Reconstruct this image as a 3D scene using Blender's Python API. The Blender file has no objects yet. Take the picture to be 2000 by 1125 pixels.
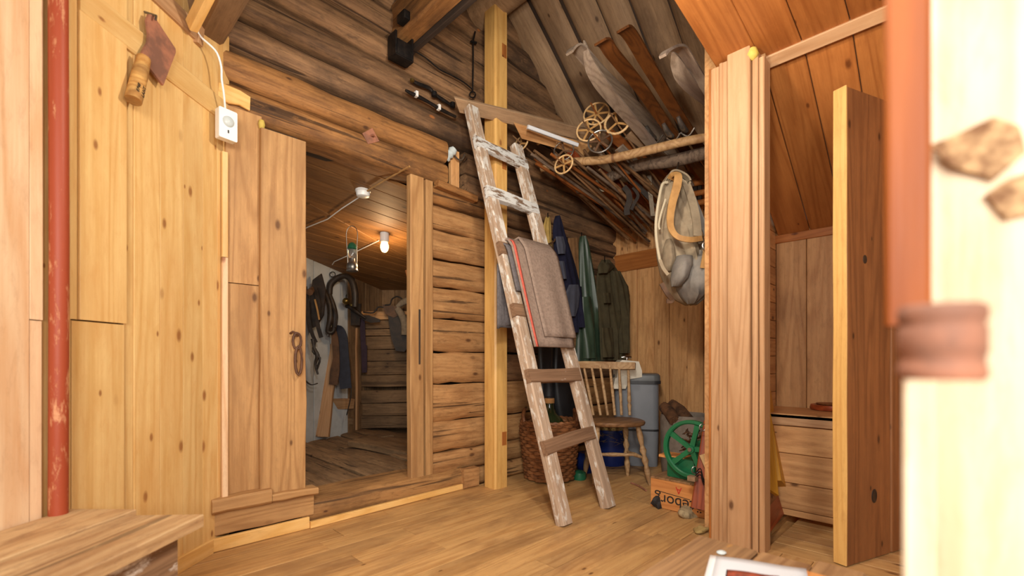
import bpy, bmesh, math, random
from mathutils import Vector, Matrix, Euler
R2 = math.sqrt(2.0)
CAMZ = 0.85
# ------------------------------------------------------------------ camera, world, light, exposure
scene = bpy.context.scene
COL = scene.collection
cam_d = bpy.data.cameras.new('camera'); cam = bpy.data.objects.new('camera', cam_d); COL.objects.link(cam)
cam.location = (0, 0, CAMZ); cam.rotation_euler = (math.pi/2, 0, -math.pi/4)
cam_d.sensor_width = 36.0; cam_d.lens = 16.2; cam_d.shift_y = 142.5/2000.0
cam_d.clip_start = 0.02; cam_d.clip_end = 60
cam_d.dof.use_dof = True; cam_d.dof.focus_distance = 2.9; cam_d.dof.aperture_fstop = 2.2
scene.camera = cam
world = bpy.data.worlds.new('daylight'); scene.world = world; world.use_nodes = True
bg = world.node_tree.nodes['Background']
bg.inputs[0].default_value = (1.0, 0.97, 0.93, 1); bg.inputs[1].default_value = 0.30
def C(X, Y, z):                      # camera-aligned metres -> room metres (x along log wall, y towards it)
    return Vector(((Y+X)/R2, (Y-X)/R2, z))
def area(name, loc, target, sx, sy, power, col):
    l = bpy.data.lights.new(name, 'AREA'); l.shape = 'RECTANGLE'; l.size = sx; l.size_y = sy; l.energy = power; l.color = col
    o = bpy.data.objects.new(name, l); COL.objects.link(o); o.location = loc
    o.rotation_euler = (Vector(target)-Vector(loc)).to_track_quat('-Z', 'Y').to_euler()
    return o
area('doorway_daylight', C(-0.10, -1.15, 1.60), C(0.05, 3.2, 1.15), 1.0, 1.3, 60, (1.0, 0.95, 0.88))
area('camera_flash', C(0.03, 0.36, 1.62), C(1.3, 3.0, 0.9), 0.16, 0.16, 17, (1.0, 0.95, 0.88))
scene.view_settings.view_transform = 'Standard'; scene.view_settings.look = 'None'
scene.view_settings.exposure = 0.68; scene.view_settings.gamma = 1.0
scene.view_settings.use_curve_mapping = False
# ------------------------------------------------------------------ coordinates
def PY(x, y, Y):
    a = (x-1000)/900; b = (705-y)/900
    return C(a*Y, Y, CAMZ+b*Y)
def onw(x, y, w):
    return PY(x, y, w*R2/(1-(x-1000)/900))
def onu(x, y, u):
    return PY(x, y, u*R2/(1+(x-1000)/900))
def onz(x, y, z):
    return PY(x, y, (CAMZ-z)*900/(y-705))
def uw(x, w):                        # room x on plane y = w for picture column x
    a = (x-1000)/900
    return w*(1+a)/(1-a)
def wu(x, u):
    a = (x-1000)/900
    return u*(1-a)/(1+a)
# ------------------------------------------------------------------ materials
def lin(c):
    return tuple(((v/255)/12.92 if v/255 <= 0.04045 else ((v/255+0.055)/1.055)**2.4) for v in c)+(1,)
MATS = {}
class NT:
    def __init__(s, name):
        s.m = bpy.data.materials.new(name); s.m.use_nodes = True; s.t = s.m.node_tree
        s.b = s.t.nodes['Principled BSDF']; MATS[name] = s.m
    def n(s, typ, **kw):
        nd = s.t.nodes.new(typ)
        for k, v in kw.items():
            if k.startswith('_'): setattr(nd, k[1:], v)
            else: nd.inputs[k.replace('__', ' ')].default_value = v
        return nd
    def l(s, a, b): s.t.links.new(a, b)
    def coords(s, rnd=True):
        tc = s.n('ShaderNodeTexCoord')
        if not rnd: return tc.outputs['Object']
        oi = s.n('ShaderNodeObjectInfo')
        mv = s.n('ShaderNodeVectorMath', _operation='MULTIPLY'); mv.inputs[1].default_value = (37.0, 11.3, 23.7)
        s.l(oi.outputs['Random'], mv.inputs[0])
        ad = s.n('ShaderNodeVectorMath', _operation='ADD'); s.l(tc.outputs['Object'], ad.inputs[0]); s.l(mv.outputs[0], ad.inputs[1])
        s.rand = oi.outputs['Random']
        return ad.outputs[0]
    def scale(s, v, sc):
        m = s.n('ShaderNodeVectorMath', _operation='MULTIPLY'); m.inputs[1].default_value = sc; s.l(v, m.inputs[0]); return m.outputs[0]
    def noise(s, v, scale, detail=3, rough=.55, dist=0):
        n = s.n('ShaderNodeTexNoise', Scale=scale, Detail=detail, Roughness=rough, Distortion=dist); s.l(v, n.inputs['Vector']); return n.outputs[0]
    def ramp(s, f, a, b, v0=0., v1=1.):
        m = s.n('ShaderNodeMapRange'); m.inputs[1].default_value = a; m.inputs[2].default_value = b; m.inputs[3].default_value = v0; m.inputs[4].default_value = v1
        s.l(f, m.inputs[0]); return m.outputs[0]
    def mix(s, f, a, b, mode='MIX'):
        m = s.n('ShaderNodeMixRGB', _blend_type=mode)
        for i, q in ((0, f), (1, a), (2, b)):
            if hasattr(q, 'is_linked'): s.l(q, m.inputs[i])
            elif i == 0: m.inputs[0].default_value = q
            else: m.inputs[i].default_value = q
        return m.outputs[0]
    def math(s, op, a, b=0.):
        m = s.n('ShaderNodeMath', _operation=op)
        for i, q in ((0, a), (1, b)):
            if hasattr(q, 'is_linked'): s.l(q, m.inputs[i])
            else: m.inputs[i].default_value = q
        return m.outputs[0]
    def finish(s, col, rough=.6, bump=None, bstr=.3, bdist=.002, metal=0., spec=.35):
        if hasattr(col, 'is_linked'): s.l(col, s.b.inputs['Base Color'])
        else: s.b.inputs['Base Color'].default_value = col
        if hasattr(rough, 'is_linked'): s.l(rough, s.b.inputs['Roughness'])
        else: s.b.inputs['Roughness'].default_value = rough
        s.b.inputs['Metallic'].default_value = metal; s.b.inputs['Specular IOR Level'].default_value = spec
        if bump is not None:
            b = s.n('ShaderNodeBump', Strength=bstr, Distance=bdist); s.l(bump, b.inputs['Height']); s.l(b.outputs[0], s.b.inputs['Normal'])
        return s.m
def wood(name, c1, c2, knot=(90, 50, 25), dark=None, darkamt=.5, var=.14, rough=.62, bump=.35, bands=15, kn=.55, blotch=1.6, cracks=0., ring_amt=.24, streak=.55, dirt=None):
    """grain runs along the local X axis; c1 early wood, c2 late wood, dark = dirt or age blotches"""
    s = NT(name); v = s.coords()
    cont = s.noise(s.scale(v, (.42, 5.5, 5.5)), 1.0, 2.0, .45)
    ring = s.math('ADD', s.math('MULTIPLY', s.math('SINE', s.math('MULTIPLY', cont, bands*5.5)), .5), .5)
    ring = s.math('POWER', ring, 2.2)
    fine = s.noise(s.scale(v, (4.0, 150, 150)), 1.0, 3, .6)
    med = s.noise(s.scale(v, (1.6, 26, 26)), 1.0, 4, .65)
    g = s.math('ADD', s.math('MULTIPLY', ring, ring_amt), s.math('ADD', s.math('MULTIPLY', fine, .35), s.math('MULTIPLY', med, streak)))
    g = s.ramp(g, .36, .80)
    col = s.mix(g, lin(c1), lin(c2))
    if dark:
        bl = s.noise(s.scale(v, (.7, 1.5, 1.5)), blotch, 5, .62, .3)
        col = s.mix(s.math('MULTIPLY', s.ramp(bl, .47, .68), darkamt), col, lin(dark))
    h = s.math('ADD', s.math('MULTIPLY', fine, .6), s.math('ADD', s.math('MULTIPLY', ring, -.3), s.math('MULTIPLY', med, .5)))
    if kn > 0:
        vo = s.n('ShaderNodeTexVoronoi', _feature='F1', _voronoi_dimensions='2D', Scale=1.0); s.l(s.scale(v, (4.6, 9.5, 9.5)), vo.inputs['Vector'])
        sep = s.n('ShaderNodeSeparateColor'); s.l(vo.outputs['Color'], sep.inputs[0])
        dk = s.math('DIVIDE', vo.outputs['Distance'], s.ramp(sep.outputs[1], 0, 1, .35, 1.25)); near = s.ramp(dk, .12, .05); on = s.ramp(sep.outputs[0], 1-kn*.42, 1-kn*.42+.02)
        halo = s.math('MULTIPLY', s.ramp(vo.outputs['Distance'], .30, .08), on)
        col = s.mix(s.math('MULTIPLY', halo, .35), col, lin(c2))
        col = s.mix(s.math('MULTIPLY', s.math('MULTIPLY', near, on), .85), col, lin(knot))
    if cracks > 0:
        ck = s.noise(s.scale(v, (.9, 26, 26)), 1.0, 2, .5, .4)
        ckm = s.math('MULTIPLY', s.ramp(ck, .63, .68), cracks)
        col = s.mix(ckm, col, lin((38, 24, 14)))
        h = s.math('SUBTRACT', h, s.math('MULTIPLY', ckm, 1.6))
    spk = s.noise(s.scale(v, (1.5, 5, 5)), 1.0, 4, .7)
    col = s.mix(s.math('MULTIPLY', s.ramp(spk, .62, .70), .22), col, lin(c2))
    dt = (.55 if cracks else .34 if dark else .2) if dirt is None else dirt
    d1 = s.noise(s.scale(v, (7, 26, 26)), 1.3, 7, .78, .4)
    col = s.mix(s.math('MULTIPLY', s.ramp(d1, .50, .66), dt), col, lin(dark or knot))
    col = s.mix(s.math('MULTIPLY', s.ramp(d1, .44, .32), dt*.45), col, lin(tuple(min(250, q*1.18) for q in c1)))
    h = s.math('SUBTRACT', h, s.math('MULTIPLY', d1, .5))
    val = s.ramp(s.rand, 0, 1, 1-var, 1+var)
    cc = s.n('ShaderNodeCombineColor')
    for i in range(3): s.l(val, cc.inputs[i])
    col = s.mix(1.0, col, cc.outputs[0], 'MULTIPLY')
    return s.finish(col, rough, h, bump, .003)
def plain(name, c, rough=.5, metal=0., c2=None, nsc=12, amt=.6, bump=0., spec=.4, stretch=(1, 1, 1), lo=.42, hi=.62, bdist=.003):
    s = NT(name)
    if c2 is None and not bump: return s.finish(lin(c), rough, metal=metal, spec=spec)
    v = s.scale(s.coords(), stretch); nz = s.noise(v, nsc, 5, .65)
    col = s.mix(s.math('MULTIPLY', s.ramp(nz, lo, hi), amt), lin(c), lin(c2 or c))
    return s.finish(col, rough, nz if bump else None, bump or .1, bdist, metal, spec)
wood('panel_pine', (226, 190, 128), (206, 160, 94), (141, 88, 47), dark=(201, 146, 82), darkamt=.35, var=.07, rough=.45, bump=.14, kn=.7, bands=12, ring_amt=.2)
wood('pink_pine', (231, 199, 160), (215, 169, 124), (145, 88, 53), var=.05, rough=.5, bump=.14, kn=.4, bands=12)
wood('old_door_board', (194, 150, 98), (156, 112, 67), (87, 53, 28), dark=(143, 106, 68), darkamt=.5, var=.07, rough=.65, bump=.35, kn=.5)
wood('log_brown', (196, 150, 98), (156, 110, 66), (81, 47, 24), dark=(107, 73, 43), darkamt=.55, var=.12, rough=.7, bump=.6, kn=.25, cracks=.75, ring_amt=.12, streak=.75, blotch=2.2)
wood('log_sooty', (156, 118, 82), (98, 70, 47), (164, 98, 47), dark=(53, 40, 31), darkamt=.8, var=.18, rough=.75, bump=.6, kn=.2, cracks=.8, ring_amt=.08, streak=.8, blotch=2.4)
wood('log_lintel', (180, 128, 74), (122, 80, 42), (64, 37, 19), dark=(74, 50, 31), darkamt=.75, var=.08, rough=.7, bump=.5, kn=.25, cracks=.75, ring_amt=.1, streak=.8, blotch=2.4)
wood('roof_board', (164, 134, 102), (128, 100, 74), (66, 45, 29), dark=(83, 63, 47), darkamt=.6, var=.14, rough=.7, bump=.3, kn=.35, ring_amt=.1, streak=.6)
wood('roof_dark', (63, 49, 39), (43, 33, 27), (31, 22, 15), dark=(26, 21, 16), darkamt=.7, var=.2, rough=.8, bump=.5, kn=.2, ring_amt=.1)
wood('floor_pine', (204, 162, 106), (172, 126, 74), (99, 61, 33), dark=(141, 104, 68), darkamt=.8, var=.08, rough=.5, bump=.25, kn=.22, bands=16, ring_amt=.2, blotch=2.2)
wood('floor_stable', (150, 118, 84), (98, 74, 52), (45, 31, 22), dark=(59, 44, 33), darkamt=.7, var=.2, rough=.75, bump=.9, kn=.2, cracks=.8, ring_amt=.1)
wood('sill_wood', (182, 136, 84), (140, 94, 51), (77, 45, 24), dark=(89, 59, 34), darkamt=.7, var=.08, rough=.7, bump=.6, kn=.4, cracks=.7, ring_amt=.12, blotch=2.6)
wood('new_pine', (236, 192, 122), (221, 169, 93), (151, 94, 48), var=.05, rough=.45, bump=.12, kn=.35)
wood('post_pine', (218, 173, 102), (193, 141, 74), (131, 78, 39), var=.03, rough=.45, bump=.15, kn=.25, ring_amt=.15)
wood('orange_panel', (178, 112, 56), (146, 84, 38), (92, 46, 19), dark=(139, 80, 37), darkamt=.5, var=.1, rough=.42, bump=.15, kn=.6, ring_amt=.2)
wood('alcove_board', (212, 162, 108), (176, 124, 76), (87, 51, 26), dark=(132, 90, 54), darkamt=.5, var=.12, rough=.55, bump=.2, kn=.4, ring_amt=.2)
wood('jamb_pine', (190, 150, 110), (164, 122, 84), (77, 43, 24), dark=(178, 128, 84), darkamt=.4, var=.07, rough=.55, bump=.25, kn=.35)
wood('door_brown', (158, 104, 60), (122, 76, 42), (62, 37, 21), dark=(115, 76, 47), darkamt=.45, var=.05, rough=.55, bump=.4, kn=.6)
wood('bench_wood', (206, 172, 126), (171, 130, 87), (86, 57, 36), dark=(129, 92, 63), darkamt=.5, var=.06, rough=.6, bump=.35, kn=.25, cracks=.5)
wood('table_wood', (156, 120, 82), (118, 84, 54), (76, 49, 28), dark=(121, 86, 57), darkamt=.5, var=.14, rough=.55, bump=.35, kn=.2, cracks=.3)
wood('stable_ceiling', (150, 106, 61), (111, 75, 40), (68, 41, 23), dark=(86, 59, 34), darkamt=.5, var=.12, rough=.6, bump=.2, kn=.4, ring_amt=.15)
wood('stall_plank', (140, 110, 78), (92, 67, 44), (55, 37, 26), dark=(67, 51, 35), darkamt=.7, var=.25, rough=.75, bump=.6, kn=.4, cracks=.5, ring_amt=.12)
M = MATS
# ------------------------------------------------------------------ object helpers
WM = {}
RNG = random.Random(7)
def link(o, parent=None, mw=None):
    COL.objects.link(o); mw = mw or Matrix.Identity(4); WM[o.name] = mw.copy()
    o.matrix_basis = mw
    if parent is not None:
        o.parent = parent; o.matrix_parent_inverse = WM[parent.name].inverted()
    return o
def tag(o, label=None, cat=None, group=None, kind=None):
    if label: o['label'] = label
    if cat: o['category'] = cat
    if group: o['group'] = group
    if kind: o['kind'] = kind
    return o
def thing(name, loc, label, cat, group=None):
    o = bpy.data.objects.new(name, None); o.empty_display_size = .05
    link(o, None, Matrix.Translation(Vector(loc))); return tag(o, label, cat, group)
def mesh_obj(name, verts, faces, mat, parent=None, mw=None, smooth=True, ang=40):
    me = bpy.data.meshes.new(name); me.from_pydata([tuple(v) for v in verts], [], faces)
    if isinstance(mat, str): mat = M[mat]
    if mat: me.materials.append(mat)
    if smooth:
        me.shade_smooth(); me.set_sharp_from_angle(angle=math.radians(ang))
    o = bpy.data.objects.new(name, me); return link(o, parent, mw)
def frame(p0, p1, N):
    p0, p1, N = Vector(p0), Vector(p1), Vector(N)
    x = (p1-p0).normalized(); y = N.cross(x).normalized(); z = x.cross(y)
    m = Matrix((x, y, z)).transposed().to_4x4(); m.translation = (p0+p1)/2; return m
def slab(name, p0, p1, W, T, N, mat, parent=None, seg=1, wob=0., ch=.003, bulge=0., cut=(0., 0.), seed=None, twist=0.):
    """plank or hewn log: centre line of its FRONT face p0-p1, width W, thickness T behind the face, normal N to the viewer.
    bulge > 0 rounds the face; cut skews the two ends; wob makes the edges uneven"""
    r = random.Random(RNG.random() if seed is None else seed)
    L = (Vector(p1)-Vector(p0)).length; h = W/2
    if bulge > 0:
        sec = []
        for t in (-1, -.93, -.8, -.5, .5, .8, .93, 1):
             sec.append((t*h, -bulge*abs(t)**4))
        sec += [(h*.93, -T), (-h*.93, -T)]
    else:
        c = min(ch, W*.2, T*.3); sec = [(-h, -c), (-h+c, 0), (h-c, 0), (h, -c), (h, -T), (-h, -T)]
    n = len(sec); vs = []; fs = []
    for i in range(seg+1):
        t = i/seg; dt, db, dz = (r.uniform(-1, 1)*wob for _ in range(3))
        for (y, z) in sec:
            yy = y+(dt if y > 0 else db)*min(1, abs(y)/h)
            sk = cut[0]*(1-t)+cut[1]*t
            vs.append((-L/2+L*t+sk*(y/h), yy, z+(dz*.5 if z > -T*.9 else 0)))
    for i in range(seg):
        for k in range(n):
            a = i*n+k; b = i*n+(k+1) % n; fs.append((a, a+n, b+n, b))
    fs.append(tuple(range(n))); fs.append(tuple(seg*n+k for k in reversed(range(n))))
    return mesh_obj(name, vs, fs, mat, parent, frame(p0, p1, N), ang=35)
def box(name, lo, hi, mat, parent=None, ch=.0, rotz=0., pivot=None):
    lo, hi = Vector(lo), Vector(hi); c = (lo+hi)/2; d = (hi-lo)/2
    bm = bmesh.new(); bmesh.ops.create_cube(bm, size=2.0)
    for v in bm.verts: v.co = Vector((v.co.x*d.x, v.co.y*d.y, v.co.z*d.z))
    if ch > 0: bmesh.ops.bevel(bm, geom=list(bm.edges), offset=ch, segments=2, affect='EDGES', profile=.6)
    me = bpy.data.meshes.new(name); bm.to_mesh(me); bm.free(); me.materials.append(M[mat] if isinstance(mat, str) else mat)
    me.shade_smooth(); me.set_sharp_from_angle(angle=math.radians(35))
    o = bpy.data.objects.new(name, me); mw = Matrix.Translation(c)
    if rotz:
        pv = Vector(pivot) if pivot is not None else c
        mw = Matrix.Translation(pv) @ Matrix.Rotation(rotz, 4, 'Z') @ Matrix.Translation(c-pv)
    return link(o, parent, mw)
def catmull(pts, n):
    P = [Vector(p) for p in pts]
    if len(P) < 3 or n < 2: return P
    out = []
    for i in range(len(P)-1):
        p0 = P[max(i-1, 0)]; p1 = P[i]; p2 = P[i+1]; p3 = P[min(i+2, len(P)-1)]
        for k in range(n):
            t = k/n
            out.append(.5*((2*p1)+(p2-p0)*t+(2*p0-5*p1+4*p2-p3)*t*t+(3*p1-p0-3*p2+p3)*t**3))
    out.append(P[-1]); return out
def lerp_list(rs, n):
    if not isinstance(rs, (list, tuple)): return [rs]*n
    out = []
    for i in range(n):
        f = i/(n-1)*(len(rs)-1); k = min(int(f), len(rs)-2); out.append(rs[k]+(rs[k+1]-rs[k])*(f-k))
    return out
def tube(name, pts, rad, mat, parent=None, segs=8, smooth_n=1, closed=False, cap=True, flat=None, org=None):
    """round rod along a polyline; flat=(a,b,N) makes a strap of half-width a, half-thickness b lying across N instead"""
    P = catmull(pts, smooth_n) if smooth_n > 1 else [Vector(p) for p in pts]
    if closed: P = P[:-1] if (P[0]-P[-1]).length < 1e-6 else P
    n = len(P); rr = lerp_list(rad, n); o = Vector(org) if org is not None else sum(P, Vector())/n
    vs = []; fs = []; prev = None
    for i in range(n):
        if closed: t = (P[(i+1) % n]-P[i-1]).normalized()
        else: t = (P[min(i+1, n-1)]-P[max(i-1, 0)]).normalized()
        if flat is not None:
            nn = Vector(flat[2][i] if isinstance(flat[2], list) else flat[2]); s = t.cross(nn)
            if s.length < 1e-4: s = prev if prev is not None else t.orthogonal()
            s.normalize(); up = s.cross(t).normalized(); prev = s
            sec = [(-1, -1), (1, -1), (1, 1), (-1, 1)]
            for (q, e) in sec: vs.append(P[i]+s*q*flat[0]*(rr[i])+up*e*flat[1]-o)
        else:
            if prev is None: a = t.orthogonal().normalized()
            else:
                a = prev-t*prev.dot(t)
                a = a.normalized() if a.length > 1e-5 else t.orthogonal().normalized()
            prev = a; b = t.cross(a)
            for k in range(segs):
                an = 2*math.pi*k/segs; vs.append(P[i]+(a*math.cos(an)+b*math.sin(an))*rr[i]-o)
    s = 4 if flat is not None else segs
    for i in range(n if closed else n-1):
        j = (i+1) % n
        for k in range(s): fs.append((i*s+k, i*s+(k+1) % s, j*s+(k+1) % s, j*s+k))
    if cap and not closed:
        fs.append(tuple(reversed(range(s)))); fs.append(tuple((n-1)*s+k for k in range(s)))
    return mesh_obj(name, vs, fs, mat, parent, Matrix.Translation(o), ang=50)
def lathe(name, prof, mat, loc, parent=None, segs=20, axis=None, sx=1., sy=1., cap=True):
    """prof = [(radius, height), ...] around local z"""
    vs = []; fs = []; n = len(prof)
    for (r, z) in prof:
        for k in range(segs):
            an = 2*math.pi*k/segs; vs.append((r*math.cos(an)*sx, r*math.sin(an)*sy, z))
    for i in range(n-1):
        for k in range(segs): fs.append((i*segs+k, i*segs+(k+1) % segs, (i+1)*segs+(k+1) % segs, (i+1)*segs+k))
    if cap:
        if prof[0][0] > 1e-5: fs.append(tuple(reversed(range(segs))))
        if prof[-1][0] > 1e-5: fs.append(tuple((n-1)*segs+k for k in range(segs)))
    mw = Matrix.Translation(Vector(loc))
    if axis is not None: mw = mw @ Vector(axis).to_track_quat('Z', 'Y').to_matrix().to_4x4()
    return mesh_obj(name, vs, fs, mat, parent, mw, ang=45)
def prism(name, poly, p, ex, ey, depth, mat, parent=None, ch=0.):
    """outline poly (2-D, metres) in the plane p, ex, ey; extruded by depth behind it"""
    ex, ey = Vector(ex).normalized(), Vector(ey).normalized(); ez = ex.cross(ey); n = len(poly)
    vs = [(x, y, 0) for x, y in poly]+[(x, y, -depth) for x, y in poly]
    fs = [tuple(range(n)), tuple(reversed(range(n, 2*n)))]+[(k, k+n, (k+1) % n+n, (k+1) % n) for k in range(n)]
    m = Matrix((ex, ey, ez)).transposed().to_4x4(); m.translation = Vector(p)
    return mesh_obj(name, vs, fs, mat, parent, m, ang=30)
def sheet(name, f, nu, nv, mat, parent=None, thick=.004, org=None, ang=80):
    """cloth surface f(s,t), s,t in 0..1, with a solidify thickness"""
    vs = [Vector(f(i/nu, j/nv)) for j in range(nv+1) for i in range(nu+1)]
    o = Vector(org) if org is not None else sum(vs, Vector())/len(vs)
    fs = [(j*(nu+1)+i, j*(nu+1)+i+1, (j+1)*(nu+1)+i+1, (j+1)*(nu+1)+i) for j in range(nv) for i in range(nu)]
    ob = mesh_obj(name, [v-o for v in vs], fs, mat, parent, Matrix.Translation(o), ang=ang)
    if thick:
        sm = ob.modifiers.new('thickness', 'SOLIDIFY'); sm.thickness = thick; sm.offset = 0
    return ob
UX, UY, UZ = Vector((1, 0, 0)), Vector((0, 1, 0)), Vector((0, 0, 1))
CR, CF = C(1, 0, 0), C(0, 1, 0)      # camera right / forward as room directions
# ================================================================== THE SETTING
rnd = random.Random(3)
# ---- floor
floor = tag(box('floor', (-1.6, -1.6, -.09), (4.2, 2.6, -.03), 'floor_pine'), 'worn pine plank floor of the room', 'floor', kind='structure')
w = -.35; row = 0
while w < 2.40:
    wd = .118+rnd.uniform(-.008, .012); cuts = [-.35]
    j = rnd.uniform(.6, 1.5)
    while j < 3.7: cuts.append(j); j += rnd.uniform(.9, 1.7)
    lim = 4.0 if w > .60 else 2.285
    cuts = [q for q in cuts if q < lim-.2]+[lim]
    for a, b in zip(cuts, cuts[1:]):
        dz = rnd.uniform(-.0015, .0015)
        slab('floor_plank', (a+.001, w+wd/2, dz), (b-.001, w+wd/2, dz), wd-.002, .03, UZ, 'floor_pine', floor, ch=.0008)
    w += wd
u = 2.287
while u < 3.2:
    wd = rnd.uniform(.095, .125); slab('floor_plank', (u+wd/2, .66, rnd.uniform(-.001, .001)), (u+wd/2, -.40, 0), wd-.003, .03, UZ, 'floor_pine', floor, ch=.0015); u += wd
# ---- log wall with the stable doorway
WL = 2.45
wb = tag(box('wall_back', (1.78, 2.60, -.05), (4.1, 2.68, 1.99), 'roof_dark'), 'dark timber log wall with doorway to the stable', 'wall', kind='structure')
box('backing', (.3, 2.60, 2.02), (4.1, 2.68, 3.6), 'roof_dark', wb)
def zroof(u): return min(2.56+.55*(u-.66), 3.40-.82*(u-2.45))
zs = [-.03, .10, .25, .45, .70, .91, 1.13, 1.335, 1.52, 1.71, 1.87, 2.0]
for a, b in zip(zs, zs[1:]):
    m = (a+b)/2; dark = 'log_brown'
    slab('log', (1.70, WL, m), (2.30, WL, m+rnd.uniform(-.004, .004)), b-a-.010, .15, -UY, 'log_brown' if m < 1.9 else 'log_lintel', wb, seg=6, wob=.006, bulge=.035)
    slab('log', (2.302, WL+.01, m), (3.98, WL+.01, m-.01), b-a-.010, .14, -UY, 'log_brown' if m < .8 else 'log_sooty', wb, seg=8, wob=.006, bulge=.035)
up = [2.0, 2.155, 2.31, 2.47, 2.63, 2.79, 2.96, 3.13, 3.30, 3.5]
for i, (a, b) in enumerate(zip(up, up[1:])):
    m = (a+b)/2; u0 = max(.42, .66+(a-2.60)/.55); u1 = min(3.98, 2.45+(3.44-a)/.82)
    mt = 'log_lintel' if i < 2 else 'log_sooty'
    if i < 2:
        slab('log', (.50, WL-.02, m), (1.838, WL-.02, m-.012), b-a-.010, .18, -UY, mt, wb, seg=7, wob=.008, bulge=.035)
        slab('log', (2.03, WL+.01, m), (u1, WL+.01, m), b-a-.010, .14, -UY, 'log_sooty', wb, seg=7, wob=.006, bulge=.035)
    else:
        mid = (u0+u1)/2+rnd.uniform(-.2, .2) if i in (4, 6) else None
        for (q0, q1) in ([(u0, u1)] if mid is None else [(u0, mid), (mid+.004, u1)]):
            slab('log', (q0, WL, m+.02), (q1, WL, m-.02), b-a-.022, .15, -UY, mt, wb, seg=8, wob=.007, bulge=.04)
# chinking board over the right logs
slab('ledge_board', (1.74, 2.40, 1.985), (2.07, 2.40, 1.965), .045, .05, -UY, 'log_lintel', wb, ch=.006)
slab('gap_board', (1.93, 2.47, 2.0), (1.93, 2.47, 2.27), .07, .03, -UY, 'alcove_board', wb)
# iron square plate on lintel
pl = onw(724, 268, 2.425)
# ---- door frame
fr = tag(bpy.data.objects.new('door_1', None), 'open stable doorway with worn timber frame', 'doorway', kind='structure'); link(fr, None, Matrix.Translation((1.2, 2.45, .1)))
slab('jamb', (uw(816, 2.43), 2.43, .10), (uw(816, 2.43), 2.43, 1.995), .098, .045, -UY, 'new_pine' if False else 'old_door_board', fr, seg=6, wob=.003, ch=.006)
slab('casing_strip', (uw(839, 2.425), 2.425, .13), (uw(839, 2.425), 2.425, 1.99), .052, .03, -UY, 'old_door_board', fr, seg=5, wob=.003)
slab('jamb_log_end', (1.71, 2.45, .09), (1.71, 2.45, 2.0), .05, .2, -UY, 'log_brown', fr)
slab('iron_strap', (uw(820, 2.426), 2.426, .83), (uw(820, 2.426), 2.426, 1.17), .012, .004, -UY, 'roof_dark', fr)
# fixed boards left of the opening
slab('door_board', (uw(477, 2.43), 2.43, .20), (uw(477, 2.43), 2.43, 1.21), .155, .025, -UY, 'old_door_board', fr)
slab('door_board', (uw(477, 2.43), 2.43, 1.214), (uw(477, 2.43), 2.43, 2.03), .155, .025, -UY, 'old_door_board', fr)
slab('door_board', (uw(555, 2.40), 2.40, .19), (uw(555, 2.40), 2.40, 1.965), .213, .03, -UY, 'old_door_board', fr, seg=8, wob=.003, cut=(.0, .0))
slab('corner_strip', (uw(440, 2.40), 2.40, .20), (uw(440, 2.40), 2.40, 1.32), .025, .02, -UY, 'pink_pine', fr)
slab('corner_strip', (uw(440, 2.40), 2.40, 1.322), (uw(440, 2.40), 2.40, 1.80), .025, .02, -UY, 'panel_pine', fr)
box('backing', (.3, 2.47, -.02), (.90, 2.60, 2.02), 'roof_dark', fr)
# ---- threshold
th = tag(bpy.data.objects.new('trim_1', None), 'worn timber threshold and skirting under the doorway', 'threshold', kind='structure'); link(th, None, Matrix.Translation((1.2, 2.40, 0)))
slab('sill_log', (.90, 2.40, .068), (1.93, 2.40, .062), .125, .30, -UY, 'sill_wood', th, seg=8, wob=.007, bulge=.03)
slab('skirting_board', (.492, 2.375, .030), (.925, 2.375, .030), .058, .018, -UY, 'new_pine', th)
slab('skirting_board', (.492, 2.395, .118), (.955, 2.395, .112), .105, .03, -UY, 'old_door_board', th, seg=4, wob=.003)
slab('ledge_plank', (.50, 2.36, .205), (.745, 2.36, .205), .062, .09, -UY, 'old_door_board', th, seg=4, wob=.003, ch=.01)
slab('ledge_plank', (.747, 2.36, .192), (.965, 2.36, .188), .036, .09, -UY, 'old_door_board', th, seg=4, wob=.003, ch=.01)
slab('skirting_strip', (.928, 2.365, .018), (1.925, 2.385, .018), .034, .02, -UY, 'new_pine', th)
slab('end_block', (1.93, 2.375, .066), (2.062, 2.375, .062), .125, .06, -UY, 'log_brown', th, seg=3, wob=.004, ch=.006)
# ---- left panelled wall  (plane: X = -1.33 + .0555 (Y-2.03) in camera-aligned metres)
LD = C(.0555, 1, 0).normalized(); LN = Vector((LD.y, -LD.x, 0))
def lw(x, off=0.):
    a = (x-1000)/900; Y = 1.4427/(.0555-a); p = C(a*Y, Y, 0); return p+LN*off
def lwp(x, y, off=0.):
    a = (x-1000)/900; Y = 1.4427/(.0555-a); p = PY(x, y, Y); return p+LN*off
a0, a1 = lw(-700, -.03), lw(452, -.03)
wl = tag(slab('wall_left', a0+UZ*1.25, a1+UZ*1.25, 2.6, .05, LN, 'panel_pine'), 'varnished vertical pine panelling of the bright side wall', 'wall', kind='structure')
def lboard(x0, x1, z0, z1, mat, off=0., t=.02, gap=.0015):
    p, q = lw(x0), lw(x1); c = (p+q)/2+LN*off; W = (q-p).length-gap
    return slab('panel_board', c+UZ*z0, c+UZ*z1, W, t, LN, mat, wl, ch=.0008)
ZT = 2.45
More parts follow.
